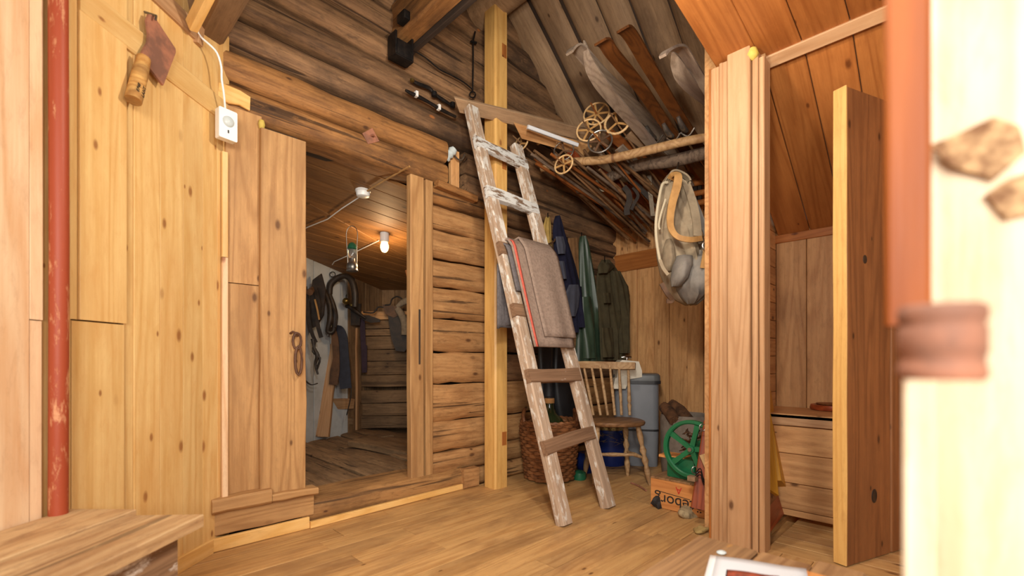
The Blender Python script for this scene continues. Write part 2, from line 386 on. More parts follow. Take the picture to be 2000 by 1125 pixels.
for x0, x1, z0, z1, mt, off in [(-700, -420, 0, ZT, 'pink_pine', .012), (-420, -180, 0, ZT, 'pink_pine', .012), (-180, -40, 0, ZT, 'pink_pine', .012), (-40, 50, 0, ZT, 'pink_pine', .012),
        (51, 76, 0, .965, 'pink_pine', .010), (50, 77, .968, ZT, 'pink_pine', .012), (77, 112, 0, ZT, 'panel_pine', .0), (112, 136, 0, ZT, 'panel_pine', .004),
        (136, 240, 0, .975, 'panel_pine', .006), (150, 243, .98, ZT, 'panel_pine', .010), (136, 150, .98, ZT, 'panel_pine', .002), (243, 262, 0, ZT, 'panel_pine', -.004),
        (262, 313, 0, ZT, 'panel_pine', 0), (313, 358, 0, ZT, 'panel_pine', 0), (358, 396, 0, ZT, 'panel_pine', 0), (396, 424, 0, ZT, 'panel_pine', 0), (424, 448, 0, ZT, 'panel_pine', 0)]:
    lboard(x0, x1, z0, z1, mt, off)
tl = tag(slab('trim_2', lw(150, .012)+UZ*1.995, lw(442, .012)+UZ*1.995, .10, .025, LN, 'panel_pine', ch=.006), 'slanting pine rail across the top of the panelled wall', 'rail', kind='structure')
slab('upper_rail', lw(250, .016)+UZ*2.235, lw(379, .016)+UZ*2.235, .075, .03, LN, 'jamb_pine', tl, ch=.005)
slab('brace', PY(366, 48, 1.86), PY(402, -25, 1.75), .05, .03, (-CF), 'new_pine', tl)
slab('brace_block', PY(384, 40, 1.93), PY(380, 82, 1.93), .03, .03, (-CF), 'jamb_pine', tl)
slab('upper_board', PY(345, -10, 1.95), PY(385, 20, 1.95), .16, .03, (-CF), 'log_sooty', tl)
bl = tag(slab('baseboard_left', lw(250, .012)+UZ*.03, lw(412, .012)+UZ*.03, .065, .014, LN, 'new_pine'), 'pine skirting board at the foot of the panelled wall', 'skirting', kind='structure')
# ---- far alcove wall
WF = 3.90
wf = tag(box('wall_far', (WF+.02, 1.0, -.05), (WF+.08, 2.6, 2.6), 'roof_dark'), 'stained vertical board wall at the back of the alcove', 'wall', kind='structure')
w = 2.50
for k, wd in enumerate([.16, .105, .17, .15, .165, .14, .17, .15, .17]):
    slab('wall_board', (WF-(.006 if k % 2 else 0), w-wd/2, -.02), (WF-(.006 if k % 2 else 0), w-wd/2, 2.2), wd-.003, .02, -UX, 'alcove_board', wf); w -= wd
slab('cross_rail', (WF-.02, 2.47, 1.79), (WF-.02, 1.35, 1.80), .165, .02, -UX, 'orange_panel', wf)
slab('eave_rail', (WF-.03, 2.47, 2.16), (WF-.03, 1.35, 2.16), .06, .02, -UX, 'orange_panel', wf)
# ---- roof
rf = tag(slab('ceiling', (2.31, -.9, 3.56), (2.31, 2.75, 3.56), .3, .02, -UZ, 'roof_dark'), 'sooty plank roof above the room', 'roof', kind='structure')
sl = Vector((1, 0, -.82)).normalized(); nr = Vector((-.82, 0, -1)).normalized()
top = Vector((2.28, 0, 3.54)); w = 2.52; k = 0
while w > .2:
    wd = rnd.uniform(.19, .25); dz = nr*rnd.uniform(-.015, .012)
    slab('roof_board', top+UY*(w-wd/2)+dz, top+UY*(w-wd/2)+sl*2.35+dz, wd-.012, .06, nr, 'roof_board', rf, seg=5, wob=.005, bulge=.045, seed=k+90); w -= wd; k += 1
slab('backing', top+UY*1.2-nr*.05, top+UY*1.2-nr*.05+sl*2.5, 3.4, .03, nr, 'roof_dark', rf)
slr = Vector((-1, 0, -.55)).normalized(); nl = Vector((.55, 0, -1)).normalized()
w = 2.52
while w > -.6:
    wd = rnd.uniform(.16, .22); dz = nl*rnd.uniform(-.012, .012)
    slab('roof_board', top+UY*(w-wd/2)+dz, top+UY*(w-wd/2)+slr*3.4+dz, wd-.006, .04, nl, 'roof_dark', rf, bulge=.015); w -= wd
slab('backing', top+UY*1.0-nl*.04, top+UY*1.0-nl*.04+slr*3.6, 3.4, .03, nl, 'roof_dark', rf)
# boarded lower strip of the roof over the alcove
for k in range(6):
    w0 = 2.47-k*.17
    q = Vector((WF, w0-.085, 2.165)); slab('lining_board', q-nr*-.03, q-sl*.42+nr*.03, .166, .02, nr, 'orange_panel', rf)
slab('lining_edge', Vector((WF, 2.44, 2.16))+nr*.04, Vector((WF, 2.44, 2.16))+nr*.04-sl*.43, .05, .02, nr, 'orange_panel', rf)
# purlins
tag(tube('ridge_beam', [(2.13, 2.62, 3.31), (2.13, 1.2, 3.33), (2.13, -.8, 3.33)], [.13, .125, .13], 'roof_board', segs=14, smooth_n=4), 'dark round ridge log resting on the pale post', 'beam')
pb = thing('roof_purlin', (1.50, 2.45, 2.75), 'hewn roof purlin with a black iron rail along its edge', 'beam')
slab('timber', (1.50, 2.46, 2.76), (1.50, -.6, 2.78), .12, .22, -UZ, 'log_lintel', pb, seg=6, wob=.006, ch=.015)
slab('iron_rail', (1.565, 2.46, 2.735), (1.565, -.6, 2.755), .03, .05, -UZ, 'roof_dark', pb)
tag(slab('eave_log', (.50, 2.44, 2.27), (.50, .2, 2.27), .17, .22, Vector((.3, 0, -1)).normalized(), 'roof_board', seg=6, wob=.012, bulge=.05), 'rough eave log above the corner of the panelled wall', 'beam')
# ---- partition jamb and the closet
jm = tag(bpy.data.objects.new('door_2', None), 'closet doorway frame of stacked pine mouldings', 'door frame', kind='structure'); link(jm, None, Matrix.Translation((2.2, .76, 0)))
for x0, x1, du, z1, mt, T in [(1384, 1390, .02, 2.24, 'orange_panel', .05), (1388, 1405, .012, 2.23, 'jamb_pine', .08), (1404, 1411, .002, 2.235, 'jamb_pine', .08), (1410, 1421, .006, 2.235, 'jamb_pine', .08), (1420, 1464, -.012, 2.25, 'jamb_pine', .10),
        (1463, 1469, .03, 2.24, 'alcove_board', .06), (1468, 1480, .008, 2.22, 'jamb_pine', .07), (1479, 1484, .03, 2.2, 'alcove_board', .06), (1482, 1493, .012, 2.19, 'jamb_pine', .08)]:
    u = 2.2+du; wa, wc = wu(x0, u), wu(x1, u); m = (wa+wc)/2
    slab('moulding', (u, m, 0), (u, m, z1), wa-wc, T, -UX, mt, jm, ch=.004, seg=5, wob=.001)
box('jamb_core', (2.27, .66, 0), (2.34, .90, 2.26), 'alcove_board', jm)
wp = tag(box('wall_partition', (2.34, .885, 0), (3.9, .96, 3.0), 'alcove_board'), 'boarded partition between alcove and closet', 'wall', kind='structure')
k = 0; z = .0
while z < 2.1:
    slab('wall_board', (2.35, .87, z+.055), (3.2, .87, z+.055), .107, .015, -UY, 'alcove_board', wp); z += .11
UC = 3.2
wc_ = tag(box('wall_right', (UC+.02, -.7, -.05), (UC+.07, .9, 1.7), 'alcove_board'), 'tall pine boards on the back wall of the closet', 'wall', kind='structure')
w = .87
for wd in [.165, .19, .17, .18, .16, .17, .18, .16]:
    slab('wall_board', (UC, w-wd/2, .3), (UC, w-wd/2, 1.66), wd-.003, .018, -UX, 'alcove_board', wc_); w -= wd
slab('cornice_rail', (UC-.012, .87, 1.605), (UC-.012, -.5, 1.605), .05, .02, -UX, 'orange_panel', wc_)
box('side_wall', (1.9, -.75, 0), (3.25, -.68, 2.3), 'alcove_board', wc_)
cc_ = tag(slab('ceiling_closet', (2.765, .30, 1.94), (2.765, -.60, 1.94), 1.2, .02, Vector((-.68, 0, -1)).normalized(), 'orange_panel'), 'kinked ceiling of orange stained boards over the closet', 'ceiling', kind='structure')
sc = Vector((1, 0, -.68)).normalized(); nc = Vector((-.68, 0, -1)).normalized(); su = Vector((-1, 0, .18)).normalized(); nu_ = Vector((-.18, 0, -1)).normalized()
ed = [.86, .687, .522, .352, .18, .0, -.18, -.36, -.54, -.7]
for i, (a, b) in enumerate(zip(ed, ed[1:])):
    m = (a+b)/2; k0 = Vector((2.32, m, 2.225))
    slab('ceiling_board', k0, Vector((UC+.02, m, 2.225-.68*(UC+.02-2.32))), a-b-.004, .018, nc, 'orange_panel', cc_)
    k1 = k0 + su*(.02 if i else -.0)
    slab('ceiling_board', k1, k1+su*(1.2 if i else 1.2), (a-b-.004) if i else .175, .018, nu_, 'orange_panel', cc_)
slab('kink_rail', (2.305, .69, 2.205), (2.305, -.6, 2.205), .055, .03, Vector((-.6, 0, -.8)).normalized(), 'jamb_pine', cc_)
slab('cross_backing', (1.5, .7, 2.45), (1.5, -.7, 2.45), .4, .02, -UZ, 'orange_panel', cc_)

# ---- added bulb on a cord above the view, put in to brighten the alcove
rl0 = C(.10, 1.42, 2.27); rl = thing('added_fill_lamp', rl0, 'bare bulb on a cord, added above the view to light the alcove', 'lamp')
g = NT('fill_bulb'); g.b.inputs['Emission Color'].default_value = (1, .86, .68, 1); g.b.inputs['Emission Strength'].default_value = 6; g.finish(lin((255, 240, 210)), .3)
lathe('holder', [(0, 0), (.02, 0), (.022, .05), (.012, .065), (0, .066)], 'roof_dark', rl0, rl)
lathe('bulb', [(0, -.09), (.018, -.085), (.03, -.065), (.032, -.045), (.022, -.015), (.014, 0)], 'fill_bulb', rl0, rl)
tube('cord', [rl0+UZ*.06, rl0+UZ*.5, (2.0-.6, rl0.y, 3.0), (2.04, rl0.y, 3.28)], .004, 'roof_dark', rl, segs=6)
pl_ = bpy.data.lights.new('added_fill_light', 'POINT'); pl_.energy = 34; pl_.color = (1, .90, .76); pl_.shadow_soft_size = .06
link(bpy.data.objects.new('added_fill_light', pl_), rl, Matrix.Translation(rl0-UZ*.14))

slab('lintel_patch', (.535, 2.412, 2.075), (.665, 2.412, 2.07), .07, .012, -UY, 'new_pine', wb, seg=3, wob=.006)
# ================================================================== THE STABLE BEHIND THE DOORWAY
plain('white_paint_wall', (196, 200, 202), .7, c2=(150, 150, 146), nsc=3, amt=.5, bump=.1)
plain('white_plastic', (236, 236, 232), .35)
plain('black_iron', (38, 36, 36), .5, .7, c2=(70, 62, 56), nsc=20, amt=.5, bump=.2)
plain('rust_iron', (164, 108, 82), .75, .0, c2=(110, 78, 64), nsc=14, amt=.8, bump=.4)
plain('old_steel', (150, 146, 140), .35, .85, c2=(90, 84, 78), nsc=18, amt=.6)
plain('leather_black', (40, 33, 28), .5, c2=(66, 52, 40), nsc=16, amt=.6, bump=.3)
plain('leather_brown', (98, 68, 44), .55, c2=(60, 42, 28), nsc=12, amt=.7, bump=.3)
plain('leather_tan', (176, 134, 80), .6, c2=(140, 100, 56), nsc=12, amt=.6, bump=.2)
plain('strap_purple', (62, 44, 58), .75, c2=(40, 30, 40), nsc=20, amt=.5, bump=.2)
plain('strap_navy', (44, 46, 58), .75, c2=(30, 30, 36), nsc=20, amt=.5, bump=.2)
plain('grey_felt', (140, 128, 110), .95, c2=(110, 98, 84), nsc=40, amt=.6, bump=.3)
plain('brass', (150, 126, 70), .35, .9, c2=(90, 76, 44), nsc=10, amt=.5)
plain('green_enamel', (34, 96, 66), .35, c2=(24, 72, 50), nsc=12, amt=.4)
def zc(Y): return 2.371-.13*Y
def onceil(x, y, off=0.):
    b = (705-y)/900; Y = (2.371-CAMZ-off)/(b+.13); return PY(x, y, Y)
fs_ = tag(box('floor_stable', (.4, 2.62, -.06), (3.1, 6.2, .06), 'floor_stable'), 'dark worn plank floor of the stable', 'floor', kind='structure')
u = .55
while u < 2.6:
    wd = rnd.uniform(.17, .27); sp = rnd.uniform(3.2, 4.4)
    for (q0, q1) in ((2.66+rnd.uniform(0, .1), sp), (sp+.006, 5.6)):
        h = .10+rnd.uniform(-.012, .012)
        slab('floor_plank', (u+wd/2, q0, h), (u+wd/2, q1, h+rnd.uniform(-.01, .01)), wd-.012, .05, UZ, 'floor_stable', fs_, seg=7, wob=.008, bulge=.012)
    u += wd
slab('step_plank', PY(700, 856, 4.1), PY(830, 880, 3.7), .22, .055, UZ, 'floor_stable', fs_, seg=5, wob=.01, bulge=.01)
cs = tag(box('ceiling_stable', (.2, 2.5, 2.4), (3.6, 6.6, 2.45), 'stable_ceiling'), 'low brown board ceiling of the stable', 'ceiling', kind='structure')
nce = Vector((-.13/R2, -.13/R2, -1)).normalized(); w = 2.62
while w < 6.2:
    wd = rnd.uniform(.13, .17)
    def cp(u, w): return Vector((u, w, zc((u+w)/R2)))
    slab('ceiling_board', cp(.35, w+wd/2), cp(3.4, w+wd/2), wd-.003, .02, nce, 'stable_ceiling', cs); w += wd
slab('ceiling_strip', onceil(600, 398, .0)+nce*.008, onceil(810, 512, .0)+nce*.008, .05, .01, nce, 'stable_ceiling', cs)
ws = tag(slab('wall_stable', C(-2.6, 2.55, 1.0), C(-1.46, 5.55, 1.0), 2.4, .04, C(.935, -.354, 0), 'white_paint_wall'), 'pale painted board wall inside the stable', 'wall', kind='structure')
sd = C(.354, .935, 0); sn = C(.935, -.354, 0); p = C(-2.56, 2.65, 0)+sn*.02; L = 0
while L < 2.9:
    wd = rnd.uniform(.2, .28); q = p+sd*(L+wd/2)
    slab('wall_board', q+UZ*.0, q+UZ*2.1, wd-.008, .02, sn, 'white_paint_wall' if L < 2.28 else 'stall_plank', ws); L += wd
we = tag(box('wall_stable_end', (0, 0, 0), (.01, .01, .01), 'roof_dark'), 'dim board wall at the far end of the stable', 'wall', kind='structure')
for k in range(12):
    q = C(-1.62+k*.17, 5.36, 0); slab('wall_board', q+UZ*.05, q+UZ*1.8, .166, .03, -CF, 'stall_plank', we)
slab('backing', C(-1.8, 5.41, 1.0), C(1.2, 5.41, 1.0), 2.2, .03, -CF, 'roof_dark', we)
slab('side_backing', (3.05, 2.7, 1.0), (3.05, 6.3, 1.0), 2.6, .03, -UX, 'stall_plank', we)
slab('gap_cover', (.15, 2.63, 1.0), (.55, 2.63, 1.0), 2.2, .03, UY, 'roof_dark', we)
# stall partition
sp_ = thing('stall_partition', PY(745, 838, 5.05), 'plank stall partition at the back of the stable', 'partition')
ys = [608, 626, 643, 657, 683, 706, 733, 757, 763, 788, 813, 838]
for i, (a, b) in enumerate(zip(ys, ys[1:])):
    if i == 7: continue
    Y = 5.02+(.02 if i % 2 else 0)
    slab('plank', PY(668, (a+b)/2, Y), PY(840, (a+b)/2-2, Y), (b-a-1.2)/900*Y, .035, -CF, 'stall_plank' if i else 'alcove_board', sp_, seg=4, wob=.004)
slab('post', PY(691, 840, 4.93), PY(691, 640, 4.93), .072, .07, -CF, 'jamb_pine', sp_, seg=5, wob=.006)
tr = thing('trestle_frame', PY(640, 850, 4.5), 'leaning plank trestle in the stable doorway view', 'trestle')
slab('leg', PY(627, 853, 4.40), PY(651, 645, 4.62), .135, .035, -CF, 'jamb_pine', tr, seg=5, wob=.006)
slab('rail', PY(612, 790, 4.42), PY(692, 789, 4.86), .11, .04, -CF, 'jamb_pine', tr, seg=3, wob=.005)
slab('lower_rail', PY(640, 820, 4.7), PY(690, 822, 4.86), .07, .04, -CF, 'stall_plank', tr, seg=3, wob=.005)
# lamp, smoke detector, cable, lantern
lp = onceil(751, 456); lamp = thing('ceiling_lamp', lp, 'glowing bulb in a white porcelain holder on the stable ceiling', 'lamp')
lathe('holder', [(.0, 0.02), (.036, .02), (.036, -.05), (.034, -.065), (.03, -.07), (.0, -.07)][::-1], 'white_plastic', lp, lamp)
g = NT('lit_bulb'); g.b.inputs['Emission Color'].default_value = (1, .62, .25, 1); g.b.inputs['Emission Strength'].default_value = 3.2; g.finish(lin((255, 220, 160)), .3)
lathe('bulb', [(.0, -.155), (.016, -.15), (.028, -.135), (.034, -.115), (.033, -.095), (.026, -.075), (.022, -.066)], 'lit_bulb', lp, lamp)
pt = bpy.data.lights.new('lamp_light', 'POINT'); pt.energy = 6; pt.color = (1, .66, .34); pt.shadow_soft_size = .035
po = bpy.data.objects.new('lamp_light', pt); link(po, lamp, Matrix.Translation(lp+Vector((0, 0, -.20))))
sp0 = onceil(709, 373); sm = thing('smoke_detector', sp0, 'round white smoke detector on the stable ceiling', 'smoke detector')
lathe('body', [(.045, .0), (.045, -.02), (.04, -.036), (.025, -.042), (.0, -.042)], 'white_plastic', sp0, sm)
lathe('base', [(.035, .015), (.05, .012), (.05, -.004), (.046, -.006)], 'white_plastic', sp0, sm)
tag(tube('ceiling_cable', [onceil(560, 468, .012), onceil(600, 444, .012), onceil(640, 428, .012), onceil(668, 407, .012), onceil(702, 385, .012)], .004, 'white_plastic', segs=6), 'white cable clipped across the stable ceiling to the smoke detector', 'cable')
tag(tube('detector_cable', [onceil(715, 374, .012), onceil(755, 350, .012), onceil(800, 325, .012)], .006, 'leather_tan', segs=6), 'thin cable from smoke detector towards the lintel', 'cable')
tag(tube('lamp_cable', [onceil(649, 517, .012), onceil(653, 511, .012), onceil(680, 499, .012), onceil(740, 470, .012)], .004, 'white_plastic', segs=6), 'white cable between ceiling lamp and pale wall', 'cable')
Yl = 3.55; lt = thing('storm_lantern', PY(688, 530, Yl), 'chrome paraffin lantern with green hood hanging from stable ceiling', 'lantern')
q = PY(688, 530, Yl); k_ = Yl/900
lathe('tank', [(0, 0), (.042, .0), (.046, .006), (.04, .018), (.042, .03), (.04, .055), (.03, .066), (.022, .075), (.02, .1)], 'old_steel', q, lt)
gl = NT('lantern_glass'); gl.b.inputs['Transmission Weight'].default_value = .9; gl.finish(lin((220, 225, 220)), .08)
lathe('glass', [(.024, .1), (.03, .115), (.03, .155), (.024, .17)], 'lantern_glass', q, lt)
lathe('hood', [(.026, .168), (.036, .175), (.034, .19), (.026, .21), (.012, .222), (0, .224)], 'green_enamel', q, lt)
tube('bail_handle', [q+CR*-.036+UZ*.11, q+CR*-.042+UZ*.2, q+CR*-.045+UZ*.30, q+CR*-.02+UZ*.345, q+CR*.015+UZ*.345, q+CR*.04+UZ*.30, q+CR*.036+UZ*.2, q+CR*.036+UZ*.11], .003, 'old_steel', lt, segs=6, smooth_n=4)
for sgn in (-1, 1): tube('frame_rod', [q+CR*.034*sgn+UZ*.05, q+CR*.036*sgn+UZ*.12, q+CR*.033*sgn+UZ*.19], .004, 'old_steel', lt, segs=6)
# harness
def cq(cx, cy, Y): return PY(590+cx/4.018, 500+cy/4.018, Y)
def sn_off(): return
h1 = thing('horse_harness', cq(110, 300, 4.25), 'black leather bridle and straps hanging at the left on the pale stable wall', 'harness')
prism('leather_flap', [(-.04, .34), (.04, .40), (.08, .25), (.06, .02), (.0, -.08), (-.05, -.1), (-.07, .1)], cq(115, 480, 4.22), CR, UZ, .02, 'leather_black', h1)
tube('strap', [cq(25, 240, 4.2), cq(45, 380, 4.2), cq(50, 480, 4.2), cq(75, 600, 4.2), cq(110, 680, 4.2)], 1, 'leather_black', h1, smooth_n=4, flat=(.016, .004, -CF))
tube('strap', [cq(100, 250, 4.2), cq(130, 380, 4.2), cq(120, 520, 4.2), cq(150, 640, 4.2)], 1, 'leather_black', h1, smooth_n=4, flat=(.018, .004, -CF))
tube('tan_strap', [cq(100, 340, 4.18), cq(120, 420, 4.18), cq(135, 500, 4.18)], 1, 'leather_tan', h1, smooth_n=4, flat=(.007, .003, -CF))
tube('chain', [cq(85, 650, 4.2), cq(95, 720, 4.2), cq(120, 780, 4.2), cq(105, 850, 4.2), cq(125, 930, 4.2)], [.02, .012, .02, .012, .008], 'leather_black', h1, segs=6, smooth_n=3)
tube('chain', [cq(110, 660, 4.2), cq(85, 750, 4.2), cq(140, 800, 4.2), cq(115, 890, 4.2)], .01, 'leather_black', h1, segs=6, smooth_n=3)
tube('hanging_peg', [cq(100, 235, 4.35), cq(60, 285, 4.12)], [.02, .03], 'leather_brown', h1)
lathe('lower_ring', [(0, 0)], 'black_iron', cq(40, 960, 4.2), h1) if False else tube('lower_strap', [cq(-10, 900, 4.2), cq(20, 970, 4.2), cq(70, 1010, 4.2), cq(120, 1000, 4.2)], 1, 'leather_black', h1, smooth_n=4, flat=(.012, .004, UZ))
h2 = thing('horse_collar', cq(215, 400, 4.4), 'black padded horse collar hanging on the pale stable wall', 'collar')
tube('padding', [cq(175, 270, 4.4), cq(215, 380, 4.4), cq(222, 490, 4.4), cq(200, 590, 4.4), cq(245, 590, 4.42), cq(258, 480, 4.42), cq(245, 390, 4.42), cq(215, 300, 4.42)], [.02, .026, .03, .02, .02, .03, .026, .02], 'leather_black', h2, segs=8, smooth_n=4)
tube('loose_strap', [cq(240, 400, 4.38), cq(270, 470, 4.38), cq(262, 560, 4.38)], 1, 'leather_black', h2, smooth_n=4, flat=(.008, .003, -CF))
h3 = thing('harness_arch', cq(330, 300, 4.6), 'arched black harness saddle tree with iron rings above the stall', 'harness')
tube('arch', [cq(215, 300, 4.55), cq(222, 225, 4.55), cq(280, 172, 4.55), cq(340, 158, 4.55), cq(390, 195, 4.55), cq(415, 290, 4.55), cq(415, 400, 4.55)], [.03, .035, .03, .028, .032, .035, .03], 'leather_black', h3, segs=8, smooth_n=5)
tube('ring', [cq(240+22*math.cos(a), 145+20*math.sin(a), 4.55) for a in [k*math.pi/5 for k in range(10)]], .005, 'black_iron', h3, closed=True, segs=5)
tube('ring', [cq(402+12*math.cos(a), 185+14*math.sin(a), 4.55) for a in [k*math.pi/5 for k in range(10)]], .004, 'black_iron', h3, closed=True, segs=5)
tube('cord', [cq(352, 170, 4.54), cq(355, 320, 4.54)], .005, 'leather_black', h3, segs=5)
bp = cq(345, 355, 4.6); hb = thing('harness_bell', bp, 'round brass harness bell above the stall rail', 'bell')
lathe('bell_body', [(0, -.036), (.02, -.03), (.034, -.012), (.037, 0), (.034, .012), (.02, .03), (0, .036)], 'brass', bp, hb)
tube('hanger', [bp+UZ*.03, bp+UZ*.055, cq(352, 300, 4.6)], .005, 'black_iron', hb, segs=5)
h4 = thing('harness_pad', cq(400, 440, 4.85), 'black harness pad and hames draped over the stall post', 'harness')
tube('hame', [cq(278, 560, 4.8), cq(285, 470, 4.8), cq(315, 410, 4.8), cq(365, 395, 4.8), cq(420, 430, 4.8), cq(460, 460, 4.8), cq(500, 490, 4.8)], [.012, .014, .018, .02, .02, .016, .01], 'leather_black', h4, smooth_n=4)
prism('pad_flap', [(-.06, .13), (.06, .13), (.05, -.10), (-.055, -.10)], cq(415, 470, 4.86), CR, UZ, .03, 'leather_black', h4)
prism('blinker', [(-.12, .045), (.0, .04), (.11, .0), (.12, -.03), (.02, -.04), (-.06, -.01)], cq(525, 495, 4.84), CR, UZ, .012, 'leather_black', h4)
lathe('knob', [(0, -.02), (.02, -.012), (.024, 0), (.02, .012), (0, .02)], 'brass', cq(390, 385, 4.78), h4)
tube('rein', [cq(480, 440, 4.86), cq(560, 445, 4.86), cq(600, 400, 4.86), cq(660, 410, 4.86)], .008, 'leather_black', h4, segs=6, smooth_n=4)
s1 = thing('hanging_strap', cq(483, 700, 4.88), 'purple webbing strap hanging down the stall planks', 'strap')
tube('webbing', [cq(472, 490, 4.9), cq(478, 620, 4.9), cq(484, 760, 4.9), cq(490, 915, 4.9)], 1, 'strap_purple', s1, smooth_n=3, flat=(.026, .005, -CF))
tube('buckle_end', [cq(503, 700, 4.9), cq(503, 890, 4.9)], 1, 'strap_purple', s1, flat=(.01, .004, -CF))
s2 = thing('girth_strap', cq(320, 800, 4.5), 'navy and brown girth straps draped over the trestle leg', 'strap')
tube('navy_band', [cq(255, 590, 4.56), cq(290, 580, 4.5), cq(315, 640, 4.5), cq(325, 760, 4.5), cq(330, 900, 4.5), cq(345, 1040, 4.5)], [.8, .9, 1, 1, 1.2, 1.1], 'strap_navy', s2, smooth_n=4, flat=(.05, .006, -CF))
tube('brown_band', [cq(215, 580, 4.56), cq(245, 590, 4.48), cq(262, 680, 4.48), cq(268, 800, 4.48), cq(258, 900, 4.48), cq(245, 1010, 4.48)], [.6, .6, .7, .7, 1, .9], 'leather_brown', s2, smooth_n=4, flat=(.045, .006, -CF))
tube('loose_end', [cq(380, 1000, 4.5), cq(385, 1090, 4.5), cq(350, 1250, 4.5)], .006, 'leather_black', s2, segs=5, smooth_n=3)
sd1 = thing('pack_saddle', cq(770, 520, 4.85), 'dark leather saddle with rolled grey felt over the stall partition', 'saddle')
prism('flap', [(-.13, .16), (-.02, .13), (.09, .12), (.13, -.02), (.12, -.18), (.05, -.27), (-.04, -.26), (-.09, -.12)], cq(765, 550, 4.84), CR, UZ, .03, 'leather_black', sd1)
tube('felt_roll', [cq(750, 415, 4.82), cq(785, 470, 4.8), cq(805, 540, 4.8), cq(803, 620, 4.8)], [.035, .04, .038, .035], 'grey_felt', sd1, smooth_n=4)
prism('skirt', [(-.12, .08), (.05, .06), (.1, -.01), (.0, -.06), (-.09, -.02)], cq(720, 440, 4.83), CR, UZ, .03, 'leather_brown', sd1)
tube('iron_loop', [cq(650, 385, 4.83), cq(690, 380, 4.83), cq(705, 340, 4.83), cq(740, 318, 4.83), cq(775, 330, 4.83), cq(790, 350, 4.83)], .008, 'black_iron', sd1, segs=6, smooth_n=4)
tube('white_cloth', [cq(745, 400, 4.83), cq(790, 365, 4.83), cq(840, 345, 4.83)], [.02, .035, .04], 'grey_felt', sd1, smooth_n=3)
tag(slab('orange_handle', cq(818, 110, 4.6), cq(850, 220, 4.6), .03, .02, -CF, 'orange_panel'), 'orange wooden handle leaning beside stable door jamb', 'handle')
# ================================================================== THINGS IN THE ROOM
def flaked(name, base, base2, paint, thr, soft=.05, grad=0., rough=.7, sc=(7, 20, 20)):
    s = NT(name); v = s.coords(); g = s.noise(s.scale(v, (3, 90, 90)), 1, 3); col = s.mix(s.ramp(g, .35, .7), lin(base), lin(base2))
    n = s.noise(s.scale(v, sc), 1.5, 6, .7)
    if grad:
        tc = s.n('ShaderNodeTexCoord'); sp = s.n('ShaderNodeSeparateXYZ'); s.l(tc.outputs['Object'], sp.inputs[0])
        n = s.math('ADD', n, s.math('MULTIPLY', sp.outputs[0], grad))
    m = s.ramp(n, thr-soft, thr+soft)
    col = s.mix(m, col, lin(paint)); return s.finish(col, rough, s.math('ADD', m, s.math('MULTIPLY', g, .4)), .4, .002)
flaked('ladder_rail_paint', (182, 158, 134), (150, 124, 102), (208, 202, 192), .56, grad=.03)
flaked('ladder_rung_white', (132, 106, 84), (98, 76, 58), (208, 208, 204), .46)
flaked('ladder_rung_bare', (140, 108, 82), (108, 80, 58), (200, 190, 178), .68)
flaked('red_paint', (210, 150, 108), (190, 126, 86), (158, 70, 42), .41, sc=(22, 22, 6), rough=.5)
flaked('bench_side', (150, 118, 88), (108, 80, 58), (224, 214, 200), .56, sc=(4, 10, 10))
flaked('table_paint', (150, 114, 76), (112, 80, 52), (196, 134, 44), .60, sc=(3, 6, 6))
plain('blanket_grey', (146, 126, 112), .95, c2=(122, 104, 92), nsc=60, amt=.7, bump=.4, spec=.1)
plain('blanket_red', (196, 96, 80), .95, c2=(176, 84, 70), nsc=60, amt=.6, bump=.3, spec=.1)
plain('blanket_blue_grey', (104, 98, 98), .95, c2=(84, 78, 78), nsc=60, amt=.7, bump=.3, spec=.1)
plain('navy_cloth', (30, 30, 48), .9, c2=(22, 22, 36), nsc=20, amt=.5, bump=.2, spec=.15)
plain('slate_patch', (74, 76, 88), .85, c2=(62, 64, 74), nsc=20, amt=.5, bump=.2, spec=.15)
plain('green_oilskin', (50, 66, 50), .42, c2=(28, 44, 34), nsc=9, amt=.6, bump=.3)
plain('olive_cloth', (74, 66, 46), .85, c2=(54, 48, 34), nsc=10, amt=.6, bump=.25, spec=.2)
plain('brown_cloth', (134, 98, 64), .85, c2=(100, 70, 44), nsc=10, amt=.6, bump=.2, spec=.2)
plain('yellow_strap', (176, 146, 78), .8, c2=(140, 112, 56), nsc=14, amt=.6, bump=.2)
plain('black_rubber', (44, 44, 46), .35, c2=(28, 28, 30), nsc=8, amt=.5, bump=.2)
plain('canvas_grey', (150, 134, 110), .9, c2=(116, 102, 84), nsc=7, amt=.7, bump=.25, spec=.15)
plain('canvas_blue_grey', (132, 125, 116), .7, c2=(96, 92, 88), nsc=8, amt=.6, bump=.25, spec=.2)
plain('cord_cream', (180, 168, 142), .85)
plain('grey_plastic', (124, 128, 134), .42, c2=(112, 116, 122), nsc=4, amt=.5)
plain('dark_plastic', (44, 44, 46), .4)
plain('lid_plastic', (92, 94, 94), .4)
plain('cream_metal', (222, 214, 196), .4, c2=(190, 180, 160), nsc=10, amt=.5)
plain('chrome', (200, 198, 194), .15, 1.0)
plain('blue_plastic', (26, 40, 96), .35, c2=(18, 28, 70), nsc=8, amt=.5)
plain('hay', (168, 142, 88), .9, c2=(110, 86, 48), nsc=30, amt=.8, bump=.6)
plain('green_glass', (38, 48, 26), .1, spec=.6)
plain('cork', (196, 150, 96), .8, c2=(170, 122, 72), nsc=30, amt=.5)
plain('wicker', (142, 92, 54), .6, c2=(84, 50, 28), nsc=14, amt=.8, bump=.4)
plain('wicker_dark', (58, 36, 22), .8)
plain('machine_green', (30, 108, 68), .38, c2=(22, 84, 54), nsc=9, amt=.5)
plain('bark', (104, 70, 44), .9, c2=(56, 36, 22), nsc=14, amt=.9, bump=.9)
